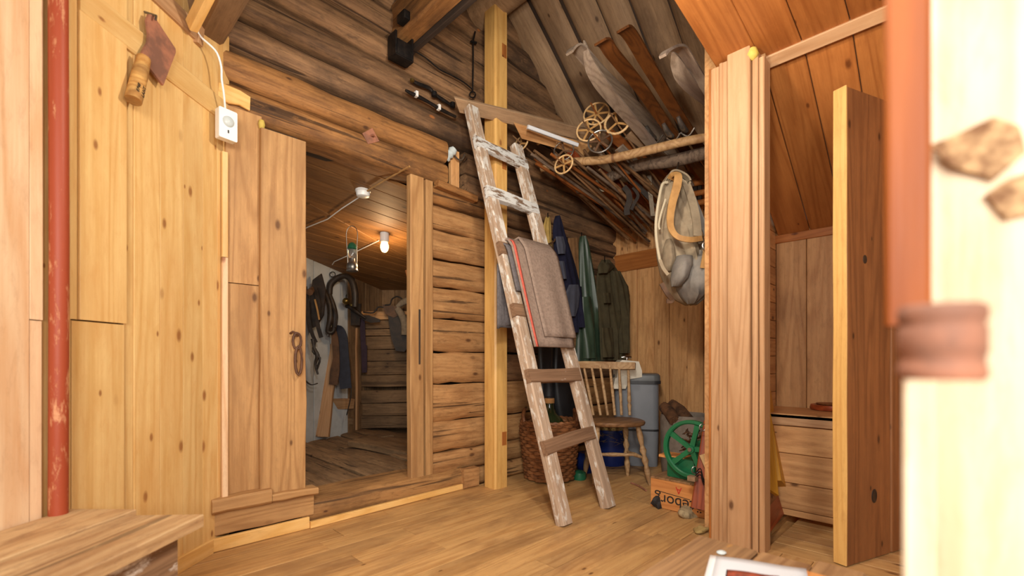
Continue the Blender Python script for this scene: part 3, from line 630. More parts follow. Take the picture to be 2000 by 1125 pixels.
plain('sack_grey', (132, 120, 108), .95, c2=(100, 88, 78), nsc=14, amt=.6, bump=.4)
plain('wool', (176, 156, 120), .95, c2=(110, 94, 70), nsc=24, amt=.8, bump=.9)
plain('coal', (44, 42, 42), .7, c2=(24, 22, 22), nsc=10, amt=.8, bump=.9)
plain('ink_black', (36, 32, 30), .7)
plain('ink_red', (186, 48, 34), .7)
plain('paper_white', (232, 232, 232), .6)
plain('paper_grey', (206, 208, 212), .6)
plain('print_red', (170, 80, 56), .6, c2=(90, 50, 40), nsc=30, amt=.8)
plain('foam_yellow', (200, 176, 92), .9, c2=(190, 160, 50), nsc=30, amt=.6, bump=.8)
plain('porcelain', (196, 206, 206), .25)
wood('ski_grey', (150, 132, 114), (116, 98, 82), (100, 80, 60), dark=(96, 78, 80), darkamt=.5, var=.06, rough=.55, bump=.2, kn=0)
wood('ski_brown', (98, 56, 24), (66, 36, 16), (60, 34, 18), dark=(66, 38, 18), darkamt=.5, var=.08, rough=.35, bump=.15, kn=0)
wood('stick_wood', (140, 104, 70), (96, 68, 44), (60, 40, 26), dark=(70, 48, 34), darkamt=.6, var=.3, rough=.6, bump=.3, kn=0)
wood('stick_orange', (150, 88, 42), (110, 58, 26), (60, 34, 18), var=.2, rough=.45, bump=.2, kn=0)
wood('pole_pale', (190, 152, 106), (150, 110, 70), (100, 64, 38), var=.05, rough=.6, bump=.4, kn=.5)
wood('pole_grey', (124, 104, 86), (84, 68, 56), (60, 46, 36), dark=(76, 60, 48), darkamt=.5, var=.05, rough=.75, bump=.8, kn=.3, cracks=.6)
wood('chair_wood', (190, 158, 116), (150, 112, 74), (90, 60, 38), dark=(124, 90, 60), darkamt=.6, var=.05, rough=.6, bump=.3, kn=0)
wood('seat_wood', (142, 104, 68), (100, 68, 42), (70, 44, 28), dark=(80, 56, 36), darkamt=.6, var=.05, rough=.5, bump=.3, kn=0)
wood('crate_wood', (206, 142, 80), (178, 112, 58), (110, 62, 34), dark=(176, 116, 66), darkamt=.4, var=.08, rough=.6, bump=.25, kn=.3)
wood('red_board', (158, 78, 42), (120, 52, 28), (70, 32, 18), var=.08, rough=.4, bump=.2, kn=.2)
wood('dark_red_wood', (168, 80, 40), (128, 56, 28), (60, 28, 16), var=.08, rough=.4, bump=.2, kn=.2)
wood('yellow_board', (206, 148, 48), (186, 126, 36), (120, 80, 30), var=.03, rough=.5, bump=.15, kn=0)
wood('ring_tan', (214, 180, 130), (180, 140, 92), (100, 70, 40), var=.12, rough=.5, bump=.2, kn=0)
wood('cleaver_handle', (206, 160, 92), (168, 114, 56), (90, 58, 30), dark=(110, 76, 44), darkamt=.7, var=.03, rough=.7, bump=.6, kn=0, blotch=6)
wood('frame_orange', (146, 76, 22), (122, 58, 14), (110, 60, 30), var=.03, rough=.45, bump=.15, kn=0)
plain('scar_wood', (120, 84, 54), .8, c2=(196, 160, 116), nsc=60, amt=.9, bump=.5)
wood('pale_log', (226, 210, 184), (208, 184, 150), (120, 84, 54), dark=(196, 156, 106), darkamt=.5, var=.0, rough=.6, bump=.3, kn=.3)
def text(name, body, size, mat, p, ex, ey, parent, depth=.0006):
    c = bpy.data.curves.new(name, 'FONT'); c.body = body; c.size = size; c.extrude = depth; c.align_x = 'CENTER'; c.align_y = 'CENTER'
    tmp = bpy.data.objects.new(name+'_tmp', c); COL.objects.link(tmp)
    dg = bpy.context.evaluated_depsgraph_get(); me = bpy.data.meshes.new_from_object(tmp.evaluated_get(dg)); bpy.data.objects.remove(tmp)
    me.name = name; me.materials.clear(); me.materials.append(M[mat]); o = bpy.data.objects.new(name, me)
    ex, ey = Vector(ex).normalized(), Vector(ey).normalized(); ez = ex.cross(ey); m = Matrix((ex, ey, ez)).transposed().to_4x4(); m.translation = Vector(p)
    return link(o, parent, m)
# ---- post under the ridge
po_ = thing('roof_post', (2.127, 2.276, 0), 'pale squared pine post supporting the ridge beside the ladder', 'post')
slab('shaft', (2.127, 2.223, 0), (2.127, 2.223, 3.22), .116, .107, -UY, 'post_pine', po_, seg=6, wob=.001, ch=.01)
for z in (.33, 2.18, 2.93):
    slab('mortise_plug', (2.150, 2.2215, z-.045), (2.150, 2.2215, z+.045), .042, .004, -UY, 'orange_panel', po_)
# ---- ladder
lad = thing('ladder', (2.04, 1.52, 0), 'old wooden ladder with flaking white paint leaning against the log wall', 'ladder')
ln = Vector((0, -2.427, .748)).normalized()
def lp_(u, z): t = z/2.427; return Vector((u, 1.500+.748*t, z))
slab('rail', lp_(1.845, .0), lp_(1.845, 2.45), .058, .075, -UX, 'ladder_rail_paint', lad, seg=8, wob=.003, ch=.006)
slab('rail', lp_(2.25-.0, .0), lp_(2.215, 2.32), .058, .075, -UX, 'ladder_rail_paint', lad, seg=8, wob=.003, ch=.006)
for z, mt, tilt in [(.40, 'ladder_rung_bare', .035), (.76, 'ladder_rung_bare', 0), (1.13, 'ladder_rung_bare', 0), (1.5, 'ladder_rung_bare', 0), (1.855, 'ladder_rung_white', -.01), (2.185, 'ladder_rung_white', -.01)]:
    q = ln*.036
    slab('rung', lp_(1.838, z-tilt/2)+q, lp_(2.29, z+tilt/2)+q, .078, .035, ln, mt, lad, seg=4, wob=.004, ch=.005)
# ---- blanket over the third rung from the top
bk = thing('blanket', lp_(2.05, 1.5), 'grey wool blanket with a red stripe folded over a ladder rung', 'blanket')
def drape(u0, u1, zt, zfront, zback, off, waver=.006, ph=0., tilt=.0):
    def f(s, t):
        u = u0+(u1-u0)*s; Lf = zt-zfront+tilt*s; Lb = zt-zback; tot = Lf+.08+Lb; d = t*tot
        base = lp_(u, zt); r = .035+off
        if d < Lf:                        # hanging front, follows the ladder slope at first then hangs straight
            k = Lf-d; z = zt-k; fw = -(.055+off)-.06*min(k, .5)*0-.02*math.sin(k*3)
            y = lp_(u, z).y-.062-off
            y += waver*math.sin(9*s+ph)*min(1, k*3)
            return (u-.04*k*s, y-.0, z)
        if d < Lf+.08:
            a = (d-Lf)/.08*math.pi
            return (u, base.y-.02-math.cos(a)*(.035+off), zt+math.sin(a)*(.03+off))
        k = d-Lf-.08
        return (u, base.y+.02+off+.0*k, zt-k)
    return f
sheet('main_fold', drape(1.89, 2.275, 1.53, .93, 1.10, .012), 14, 30, 'blanket_grey', bk, .012)
sheet('over_fold', drape(1.985, 2.285, 1.535, .99, 1.25, .030, .008, .6), 12, 30, 'blanket_grey', bk, .012)
def stripe(f, s0, s1):
    def g(s, t):
        p = Vector(f(s0+(s1-s0)*s, t*.62)); return p+Vector((-.003, -.009, 0))
    return g
fm = drape(1.89, 2.275, 1.53, .93, 1.10, .012)
sheet('red_stripe', stripe(fm, .03, .085), 2, 28, 'blanket_red', bk, .004)
sheet('inner_fold', drape(1.865, 1.99, 1.515, 1.25, 1.05, -.004), 6, 24, 'blanket_blue_grey', bk, .01)
def back_flap(s, t):
    return (1.86+.16*s, lp_(1.9, 1.4).y+.045+.02*math.sin(7*s), 1.42-.38*t+.05*s)
sheet('back_flap', back_flap, 8, 10, 'blanket_blue_grey', bk, .014)
# ---- garments on the log wall
def garment(name, rows, w, depth, mat, parent, folds=5, amp=.012, ph=0., n=22, lw_=.0):
    vs = []; fs = []; R = len(rows); pts = []
    ys = [r[0] for r in rows]; dense = []
    for i in range(R-1):
        m = max(1, int(abs(rows[i+1][0]-rows[i][0])/14))
        for k in range(m):
            t = k/m; dense.append(tuple(rows[i][q]*(1-t)+rows[i+1][q]*t for q in range(3)))
    dense.append(rows[-1]); R = len(dense)
    for j, (y, x0, x1) in enumerate(dense):
        tt = j/(R-1)
        for k in range(n):
            s = k/(n-1); x = x0+(x1-x0)*s
            b = depth*(math.sin(math.pi*s)**.6)*(.55+.45*tt)
            f = amp*min(1, .3+1.2*tt)*(math.sin(folds*2*math.pi*s+ph+1.6*math.sin(3*tt+ph))+.5*math.sin(folds*3.7*s+5*tt+ph))*math.sin(math.pi*s)**.4
            ww = w-b-f; p = onw(x, y, w); vs.append(Vector((p.x, ww, p.z)))
        for k in range(n-1, -1, -1):
            s = k/(n-1); x = x0+(x1-x0)*s; p = onw(x, y, w); vs.append(Vector((p.x, w+.004, p.z)))
    m = 2*n
    for j in range(R-1):
        for k in range(m): fs.append((j*m+k, (j+1)*m+k, (j+1)*m+(k+1) % m, j*m+(k+1) % m))
    fs.append(tuple(range(m))); fs.append(tuple((R-1)*m+k for k in reversed(range(m))))
    o = sum(vs, Vector())/len(vs)
    return mesh_obj(name, [v-o for v in vs], fs, mat, parent, Matrix.Translation(o), ang=70)
def nail(parent, x, y, w):
    tube('hook', [onw(x, y, 2.45), onw(x, y, w), onw(x, y-8, w-.015)], .005, 'black_iron', parent, segs=6)
g1 = thing('yellow_scarf', onw(1070, 430, 2.38), 'yellow cloth scarf hanging left of the navy jacket', 'scarf')
garment('scarf_band', [(424, 1066, 1074), (440, 1062, 1076), (475, 1062, 1077), (500, 1064, 1080)], 2.37, .015, 'yellow_strap', g1, 2, .006)
tube('scarf_tail', [onw(1074, 480, 2.34), onw(1080, 500, 2.34), onw(1087, 525, 2.34), onw(1091, 548, 2.34)], [1, 1, .9, .6], 'yellow_strap', g1, smooth_n=4, flat=(.016, .004, -UY))
tube('tie_cord', [onw(1060, 480, 2.34), onw(1072, 476, 2.33), onw(1082, 472, 2.33), onw(1084, 467, 2.34)], .006, 'leather_brown', g1, segs=6, smooth_n=4); nail(g1, 1070, 424, 2.36)
g2 = thing('navy_jacket', onw(1110, 430, 2.36), 'navy work jacket with slate grey patches hanging on the log wall', 'jacket')
jb_ = garment('jacket_body', [(422, 1085, 1089), (432, 1082, 1094), (450, 1080, 1101), (480, 1082, 1111), (520, 1085, 1123), (550, 1089, 1130), (580, 1095, 1134), (610, 1103, 1135), (625, 1106, 1128), (650, 1112, 1122)], 2.36, .06, 'navy_cloth', g2, 3, .008)
garment('sleeve', [(560, 1118, 1135), (600, 1122, 1136), (640, 1126, 1137)], 2.33, .05, 'navy_cloth', g2, 2, .006)
garment('shoulder_patch', [(462, 1086, 1101), (480, 1088, 1105), (496, 1091, 1104)], 2.300, .012, 'slate_patch', jb_, 2, .003)
garment('chest_patch', [(510, 1092, 1102), (545, 1096, 1107)], 2.296, .012, 'slate_patch', jb_, 2, .003)
garment('elbow_patch', [(556, 1112, 1130), (575, 1104, 1133), (600, 1104, 1130), (618, 1110, 1124)], 2.290, .018, 'slate_patch', g2, 2, .004)
g3 = thing('brown_smock', onw(1122, 470, 2.42), 'brown cloth smock hanging between the navy jacket and green raincoat', 'smock')
garment('smock_body', [(465, 1110, 1131), (520, 1112, 1138), (600, 1116, 1140), (700, 1116, 1138)], 2.425, .02, 'brown_cloth', g3, 3, .006)
g4 = thing('green_raincoat', onw(1150, 470, 2.36), 'long shiny dark green raincoat hanging on the log wall', 'raincoat')
garment('coat_body', [(462, 1133, 1138), (475, 1131, 1145), (500, 1131, 1151), (550, 1132, 1160), (600, 1133, 1168), (650, 1127, 1173), (709, 1122, 1177)], 2.37, .08, 'green_oilskin', g4, 5, .014, .7)
garment('sleeve', [(580, 1136, 1152), (620, 1137, 1158), (700, 1140, 1160)], 2.32, .06, 'green_oilskin', g4, 2, .008, 2.)
nail(g4, 1136, 462, 2.37)
g5 = thing('olive_coat', onw(1190, 510, 2.38), 'olive green coat on a nail nearest the corner', 'coat')
garment('coat_body', [(508, 1175, 1188), (518, 1170, 1198), (540, 1166, 1212), (570, 1165, 1220), (610, 1168, 1222), (650, 1171, 1221), (704, 1172, 1220)], 2.32, .06, 'olive_cloth', g5, 5, .020, 1.5)
garment('sleeve', [(530, 1196, 1208), (560, 1200, 1226), (590, 1204, 1228), (625, 1210, 1225), (690, 1208, 1220)], 2.27, .06, 'olive_cloth', g5, 3, .018, .4)
garment('pocket', [(572, 1178, 1193), (592, 1180, 1194)], 2.24, .014, 'olive_cloth', g5, 2, .004)
garment('collar', [(514, 1171, 1196), (522, 1168, 1200), (534, 1170, 1186)], 2.265, .03, 'olive_cloth', g5, 2, .008, .3)
garment('hem_flap', [(640, 1176, 1196), (698, 1178, 1200)], 2.245, .02, 'olive_cloth', g5, 2, .012, 1.1)
nail(g5, 1181, 508, 2.26)
g6 = thing('rubber_waders', onw(1085, 700, 2.38), 'black rubber waders hanging low on the log wall behind the ladder', 'waders')
garment('leg', [(672, 1050, 1085), (720, 1052, 1082), (760, 1054, 1080), (800, 1048, 1082), (850, 1046, 1086)], 2.39, .07, 'black_rubber', g6, 2, .008, .2)
garment('leg', [(672, 1084, 1120), (720, 1082, 1122), (780, 1084, 1124), (850, 1088, 1126)], 2.36, .08, 'black_rubber', g6, 2, .009, 1.4)
# ---- iron work and fittings on the log wall
ir = thing('iron_rod', onw(926, 120, 2.43), 'thin black iron rod hanging on the upper log wall beside post', 'rod')
tube('shank', [onw(928, 62, 2.42), onw(924, 80, 2.41), onw(924, 130, 2.41), onw(923, 180, 2.41)], .006, 'black_iron', ir, segs=6)
tube('eye', [onw(923+6*math.cos(a), 185+6*math.sin(a), 2.41) for a in [k*math.pi/4 for k in range(8)]], .005, 'black_iron', ir, closed=True, segs=5)
tube('collar', [onw(920, 81, 2.41), onw(930, 84, 2.41)], .009, 'black_iron', ir, segs=6)
for nm, lb, pts, knots in [('iron_latch_bar', 'upper of two black iron bars on the sooty log wall', [(803, 156), (815, 163), (838, 172), (848, 183), (862, 193), (884, 207)], [(848, 184), (884, 205)]),
                    ('iron_pull_bar', 'lower black iron bar with white clips on the sooty log wall', [(792, 176), (803, 182), (820, 190), (840, 201), (862, 214), (890, 228)], [])]:
    b_ = thing(nm, onw(*pts[0], 2.41), lb, 'iron bar')
    tube('bar', [onw(x, y, 2.405) for x, y in pts], [.007, .012, .012, .01, .012, .009], 'black_iron', b_, segs=7, smooth_n=3)
    for (x, y) in knots: lathe('knuckle', [(0, -.02), (.018, -.014), (.018, .014), (0, .02)], 'black_iron', onw(x, y, 2.40), b_, segs=8)
    if not knots:
        for (x, y) in ((813, 184), (857, 210)): box('clip', onw(x, y, 2.40)-Vector((.008, .012, .016)), onw(x, y, 2.40)+Vector((.008, .012, .016)), 'white_plastic', b_)
    else: lathe('loop', [(.006, -.01), (.014, -.006), (.014, .006), (.006, .01)], 'brass', onw(805, 157, 2.40), b_, segs=8)
tag(tube('wall_cable', [onw(800, 94, 2.405), onw(830, 112, 2.405), onw(858, 135, 2.405), onw(880, 146, 2.405), onw(905, 160, 2.405), onw(924, 176, 2.405)], .005, 'black_iron', segs=6, smooth_n=3), 'thin black cable running down the log wall from the bracket', 'cable')
br = thing('iron_bracket', onw(776, 105, 2.42), 'black iron bracket under the purlin end on the log wall', 'bracket')
q = onw(778, 103, 2.42)
box('back_plate', q-Vector((.06, .0, .06)), q+Vector((.06, .02, .075)), 'black_iron', br, .004)
for s in (-1, 1): box('side_cheek', q+Vector((.055*s-.006, -.07, -.06)), q+Vector((.055*s+.006, .0, .075)), 'black_iron', br, .002)
box('seat_plate', q+Vector((-.06, -.07, -.065)), q+Vector((.06, 0, -.055)), 'black_iron', br, .002)
box('front_plate', q+Vector((-.05, -.074, -.06)), q+Vector((.05, -.064, .03)), 'black_iron', br, .002)
box('clamp', q+Vector((-.06, -.16, .10)), q+Vector((-.01, -.08, .15)), 'black_iron', br, .008)
ip = onw(724, 266, 2.425); rp = thing('rusty_plate', ip, 'small rusty square plate nailed diagonally on the lintel log', 'plate')
prism('plate', [(-.05, 0), (.01, .05), (.055, -.01), (-.015, -.05)], ip, UX, UZ, .005, 'rust_iron', rp)
tube('nail', [ip+Vector((0, .01, .005)), ip+Vector((.01, -.03, .0))], .006, 'rust_iron', rp, segs=6)
isl = thing('insulator', onw(880, 302, 2.46), 'pale porcelain insulator in the dark gap of the log wall', 'insulator')
lathe('body', [(0, -.05), (.03, -.045), (.034, -.03), (.024, -.02), (.034, -.005), (.024, .008), (.032, .02), (.02, .045), (0, .05)], 'porcelain', onw(879, 300, 2.45), isl, segs=14, axis=(.4, -.5, .6))
tube('wire', [onw(884, 296, 2.45), onw(893, 310, 2.44), onw(902, 312, 2.44), onw(908, 302, 2.44)], .006, 'old_steel', isl, segs=6, smooth_n=3)
# chain hook on door board
ch_ = thing('hook_chain', onw(580, 690, 2.39), 'rusty iron hook and two links on the door board', 'chain hook')
plain('rust_dark', (104, 72, 52), .7, .3, c2=(70, 48, 38), nsc=20, amt=.7, bump=.3)
def link_(cx, cy, rx, ry, w): return [onw(cx+rx*math.cos(a), cy+ry*math.sin(a), w) for a in [k*math.pi/6 for k in range(12)]]
tube('staple', [onw(567, 651, 2.40), onw(572, 648, 2.375), onw(583, 652, 2.375), onw(580, 656, 2.39)], .006, 'rust_dark', ch_, segs=6)
tube('link', link_(580, 666, 8, 16, 2.375), .006, 'rust_dark', ch_, closed=True, segs=6)
tube('link', link_(583, 704, 6.5, 28, 2.372), .0065, 'rust_dark', ch_, closed=True, segs=6)
ft = onw(511, 243, 2.42); tag(lathe('foam_plug', [(0, -.03), (.012, -.02), (.016, 0), (.012, .018), (0, .025)], 'foam_yellow', ft, segs=8), 'yellow foam plug above the gap between door boards', 'foam')
# ---- things on the panelled wall
def lpol(pts, ref, off):
    r = lwp(*ref, off); out = []
    for (x, y) in pts:
        p = lwp(x, y, off)-r; out.append((p.dot(LD), p.z))
    return r, out
cl = thing('cleaver', lwp(290, 100, .03), 'rusty cleaver with stubby wooden handle hanging on the panelled wall', 'cleaver')
def c7(x, y): return (200+x/3.879, y/3.879)
r_, poly = lpol([c7(*q) for q in [(320, 120), (490, 372), (492, 400), (395, 650), (285, 510), (225, 440), (240, 385), (278, 320), (283, 260), (268, 160), (285, 110)]], (280, 90), .035)
prism('blade', poly[::-1], r_, LD, UZ, .009, 'rust_iron', cl)
ha, hb_ = lwp(*c7(243, 445), .035), lwp(*c7(140, 765), .045)
whd = tube('wooden_handle', [ha, ha*.6+hb_*.4, hb_], [.021, .024, .025], 'cleaver_handle', cl, segs=14)
hx = (hb_-ha).normalized(); hn = (LN-hx*LN.dot(hx)).normalized(); hy = hn.cross(hx)
mid = ha*.22+hb_*.78+hn*.0245
text('writing', 'LANT', .017, 'ink_black', mid+hy*.006, hx*-1, hy*-1, whd); text('writing', '8748', .017, 'ink_black', mid-hy*.013-hn*.002, hx*-1, hy*-1, whd)
tube('nail', [lwp(*c7(318, 90), 0.), lwp(*c7(310, 125), .05), lwp(*c7(300, 155), .052)], .004, 'old_steel', cl, segs=6)
pq = lw(91, .035); tag(tube('red_pipe', [pq+UZ*.0, pq+UZ*1.2+LD*.004, pq+UZ*2.3+LD*.0], .0225, 'red_paint', segs=16), 'red painted vertical pole with worn patches by the panelled wall', 'pole')
sq = PY(446, 243, 2.03); sen = thing('motion_sensor', sq, 'white motion sensor box in the corner beside the doorway', 'sensor')
sN = (LN*.35-UY*.9).normalized(); sX = UZ.cross(sN)
def rrect(hw, hh, r, n=4):
    out = []
    for cx, cy, a0 in ((hw-r, hh-r, 0), (-hw+r, hh-r, 90), (-hw+r, -hh+r, 180), (hw-r, -hh+r, 270)):
        for k in range(n+1):
            a = math.radians(a0+90*k/n); out.append((cx+r*math.cos(a), cy+r*math.sin(a)))
    return out
sh0 = prism('housing', rrect(.038, .066, .006), sq, sX, UZ, .035, 'white_plastic', sen)
lathe('lens', [(.024, 0), (.022, .006), (.015, .011), (0, .014)], 'porcelain', sq+UZ*.012, sh0, axis=sN)
prism('indicator', rrect(.003, .007, .001, 1), sq+UZ*-.032+sN*.0012, sX, UZ, .001, 'dark_plastic', sh0)
tag(tube('sensor_cable', [PY(380, 40, 1.90), PY(383, 55, 1.92), PY(392, 72, 1.94), PY(410, 88, 1.95), PY(424, 104, 1.97), PY(432, 130, 1.99), PY(433, 155, 2.0), PY(437, 182, 2.02), PY(440, 214, 2.05)], .0045, 'white_plastic', segs=8, smooth_n=3), 'white cable looping down to the motion sensor', 'cable')
# ---- bench at left
be = thing('plank_bench', C(-1.12, .7, 0), 'low weathered plank bench in the lower left foreground', 'bench')
def bp_(X, Y, z): return C(X+.0555*(Y-1.35), Y, z)
slab('seat_plank', bp_(-1.245, .0, .40), bp_(-1.245, 1.40, .40), .205, .035, UZ, 'bench_wood', be, seg=6, wob=.003, cut=(0, -.004))
slab('seat_plank', bp_(-1.015, .0, .40), bp_(-1.015, 1.345, .40), .225, .035, UZ, 'bench_wood', be, seg=6, wob=.003, cut=(0, -.012))
slab('apron', bp_(-.93, .0, .30), bp_(-.93, 1.285, .30), .125, .03, CR, 'bench_side', be, seg=5, wob=.003)
slab('leg_board', bp_(-1.13, 1.22, .0), bp_(-1.13, 1.22, .364), .38, .035, CF, 'bench_wood', be)
slab('leg_board', bp_(-1.13, .15, .0), bp_(-1.13, .15, .364), .38, .035, CF, 'bench_wood', be)
# ---- table at lower right with papers
ta = thing('work_table', (.8, .1, 0), 'low paint-stained plank table in the lower right foreground', 'table')
for a, b, u1, mt in [(.523, .375, 1.235, 'table_paint'), (.372, .262, 1.24, 'table_wood'), (.26, .165, 1.275, 'table_wood'), (.162, .02, 1.26, 'table_wood'), (.017, -.12, 1.25, 'table_wood'), (-.123, -.28, 1.25, 'table_wood')]:
    slab('top_plank', (.45, (a+b)/2, .38), (u1, (a+b)/2, .38), a-b, .04, UZ, mt, ta, seg=5, wob=.0015, ch=.004)
slab('patch_board', (1.02, .235, .383), (1.19, .235, .383), .06, .004, UZ, 'crate_wood', ta)
for (u, w) in ((.55, .42), (1.12, .42), (.55, -.2), (1.12, -.2)): box('leg', (u-.03, w-.03, 0), (u+.03, w+.03, .34), 'table_wood', ta, .004)
box('apron', (.5, .44, .27), (1.15, .465, .34), 'table_wood', ta)
pa = onz(1387, 1088, .385); pdir = C(.157, -.085, 0).normalized(); pn = Vector((-pdir.y, pdir.x, 0))*-1
if pn.dot(CF) > 0: pn = -pn
pp = thing('paper_sheets', pa, 'white printed paper sheets lying on the low table', 'paper')
def leaf(dx, dy, wd, ht, z, curl):
    def f(s, t): return pa+pdir*(dx+wd*s)+pn*(dy+ht*t)+UZ*(z+curl*(s*s*.6+(1-t)*.4*s)+.002*math.sin(5*s))
    return f
sheet('sheet', leaf(-.0, -.002, .185, .26, .004, .004), 10, 10, 'paper_white', pp, .0006)
sheet('sheet', leaf(.014, .006, .178, .26, .008, .010), 10, 10, 'paper_grey', pp, .0006)
sheet('printed_border', leaf(.040, .078, .10, .15, .010, .010), 6, 6, 'ink_black', pp, .0004)
sheet('printed_picture', leaf(.043, .081, .094, .14, .0112, .010), 6, 6, 'print_red', pp, .0004)
tag(lathe('white_chip', [(0, 0), (.009, 0), (.011, .003), (.006, .006), (0, .007)], 'porcelain', onz(1409, 1081, .381), segs=9, sx=1.3), 'small white chip lying on the low table', 'chip')
# ---- closet contents
bx = thing('closet_bench', (2.95, .2, 0), 'built-in board bench against the back of the closet', 'bench')
zz = [.03, .065, .205, .36, .505]
for i, (a, b) in enumerate(zip(zz, zz[1:])):
    slab('front_board', (2.76, .86, (a+b)/2), (2.76, .42, (a+b)/2), b-a-.003, .02, -UX, 'alcove_board', bx)
slab('edge_board', (2.75, .865, .538), (2.75, .42, .538), .058, .03, -UX, 'jamb_pine', bx)
slab('seat_board', (2.97, .865, .57), (2.97, .42, .57), .44, .02, UZ, 'alcove_board', bx)
ld = PY(1632, 790, 2.62); ld.z = .572
lid = thing('seat_lid', ld, 'dark round wooden lid lying on the closet bench', 'lid')
lid0 = lathe('disc', [(0, 0), (.12, 0), (.125, .01), (.12, .028), (.0, .03)], 'dark_red_wood', ld, lid, segs=24)
lathe('rim', [(.09, .03), (.095, .036), (.06, .038), (.0, .034)], 'door_brown', ld, lid0, segs=24)
yb = thing('yellow_boards', PY(1520, 945, 2.4), 'pair of yellow painted boards leaning inside the closet', 'boards')
slab('board', PY(1502, 955, 2.28), PY(1478, 700, 2.55), .16, .02, C(.5, -.85, .2), 'yellow_board', yb, cut=(.02, 0))
slab('board', PY(1531, 945, 2.42), PY(1492, 700, 2.62), .10, .035, C(.75, -.65, .1), 'yellow_board', yb, cut=(.015, 0))
rb = thing('red_brown_box', PY(1520, 1025, 2.2), 'dark red wooden box with bun feet beside the closet jamb', 'box')
c0 = onz(1499, 1040, .03); e1 = (onz(1546, 978, .03)-c0); e1.z = 0; L_ = e1.length; e1.normalize(); e2 = Vector((-e1.y, e1.x, 0))
if e2.dot(CR) > 0: e2 = -e2
slab('side_panel', c0+UZ*.05, c0+UZ*.05+e1*L_, .10, .02, -e2+UZ*.3, 'dark_red_wood', rb)
slab('upper_panel', c0+UZ*.145+e2*.025, c0+UZ*.145+e2*.025+e1*L_*.97, .10, .02, -e2+UZ*.3, 'door_brown', rb)
slab('end_panel', c0+UZ*.05+e1*.01, c0+UZ*.05+e1*.01+e2*.12, .10, .02, -e1, 'red_board', rb)
slab('top_board', c0+UZ*.19+e2*.075, c0+UZ*.19+e2*.075+e1*L_*.97, .11, .02, UZ, 'door_brown', rb)
for t in (.12, .85): lathe('foot', [(0, 0), (.012, 0), (.018, .02), (.016, .035), (.01, .04)], 'pole_pale', c0+e1*L_*t+e2*.03-UZ*.03, rb, segs=10)
tag(lathe('foam_lump', [(0, -.03), (.018, -.022), (.026, -.006), (.02, .012), (.016, .022), (0, .026)], 'foam_yellow', PY(1470, 105, 2.05), segs=10), 'yellow insulation foam squeezed out above the jamb', 'foam')
# ---- closet door leaf
dr = thing('plank_door', C(1.5, 2.0, 0), 'thick brown plank door standing ajar in front of the closet', 'door')
dd = C(.906, .423, 0); dn = C(.423, -.906, 0); d0 = C(1.375, 1.895, 0)
slab('plank', d0+dd*.165+UZ*.005, d0+dd*.165+UZ*1.985, .325, .052, dn, 'door_brown', dr, seg=8, wob=.0015, ch=.006, cut=(0, -.006))
slab('plank', d0+dd*.46+UZ*.005, d0+dd*.46+UZ*1.74, .255, .05, dn, 'door_brown', dr, seg=6, wob=.0015, ch=.006)
slab('edge_strip', d0+dd*-.001+UZ*.005-dn*.026, d0+dd*-.001+UZ*1.985-dn*.026, .053, .006, -dd, 'post_pine', dr, seg=6, wob=.002, ch=.004)
slab('back_batten', d0+dd*.1-dn*.053+UZ*.35, d0+dd*.56-dn*.053+UZ*.35, .1, .025, -dn, 'door_brown', dr)
slab('back_batten', d0+dd*.1-dn*.053+UZ*1.6, d0+dd*.56-dn*.053+UZ*1.6, .1, .025, -dn, 'door_brown', dr)
kh = onz(1706, 1022, 0); kp = d0+dd*.20+UZ*.27
lathe('knot_hole', [(0, .002), (.012, .002), (.016, .003), (.02, .001), (.021, -.004)], 'leather_black', kp, dr, segs=14, axis=dn, sy=1.5)
lathe('knot_hole', [(0, .001), (.010, .001), (.013, .002), (.014, -.004)], 'leather_black', d0+dd*.13+UZ*1.28, dr, segs=12, axis=dn, sy=1.4)
# ---- out-of-focus door frame right beside the camera
nf = tag(bpy.data.objects.new('door_3', None), 'blurred pale entrance door frame at the right edge of the view', 'door frame', kind='structure'); link(nf, None, Matrix.Translation(C(.6, .5, 0)))
fN = -(CR*.651+CF*.759)
slab('stop_board', C(.2945, .343, .877), C(.2945, .343, 1.6), .0265, .03, fN, 'frame_orange', nf, ch=.003)
slab('stop_board', C(.318, .36, .0), C(.318, .36, .876), .02, .02, fN, 'pale_log', nf)
slab('jamb_log', (.50, -.095, .0), (.50, -.095, 1.6), .245, .14, -UX, 'pale_log', nf, seg=9, wob=.003, bulge=.012)
for k, pl in enumerate(([(1812, 285), (1868, 262), (1940, 228), (1992, 246), (2005, 296), (1940, 350), (1862, 325)], [(1925, 380), (1968, 350), (2030, 330), (2040, 415), (1965, 428)])):
    c0_ = onu(pl[0][0], pl[0][1], .4995); P_ = [onu(x, y, .4995)-c0_ for x, y in pl]
    prism('axe_scar', [(-p.y, p.z) for p in P_][::-1], c0_, -UY, UZ, .004, 'scar_wood', nf)['label'] = 'brown hewn scar in the pale wood'
hq = PY(1838, 742, .26); kk = .26/900
hg = thing('hinge_knuckle', hq, 'rusty iron hinge barrel, blurred, on the entrance door frame', 'hinge')
lathe('barrel', [(0, 0), (60*kk, 0), (66*kk, 6*kk), (66*kk, 26*kk), (63*kk, 30*kk), (63*kk, 48*kk), (66*kk, 52*kk), (66*kk, 100*kk), (63*kk, 104*kk), (63*kk, 112*kk), (67*kk, 118*kk), (67*kk, 138*kk), (60*kk, 146*kk), (0, 146*kk)], 'rust_iron', hq, hg, segs=24)
slab('strap', hq+UZ*.02+CF*.0, hq+UZ*.02+C(.09, .12, 0), .03, .004, C(.8, -.6, 0), 'rust_iron', hg)
# ================================================================== ALCOVE: RACK, SKIS, PACK, CHAIR, BINS
GR = 'ski poles laid over the rack'
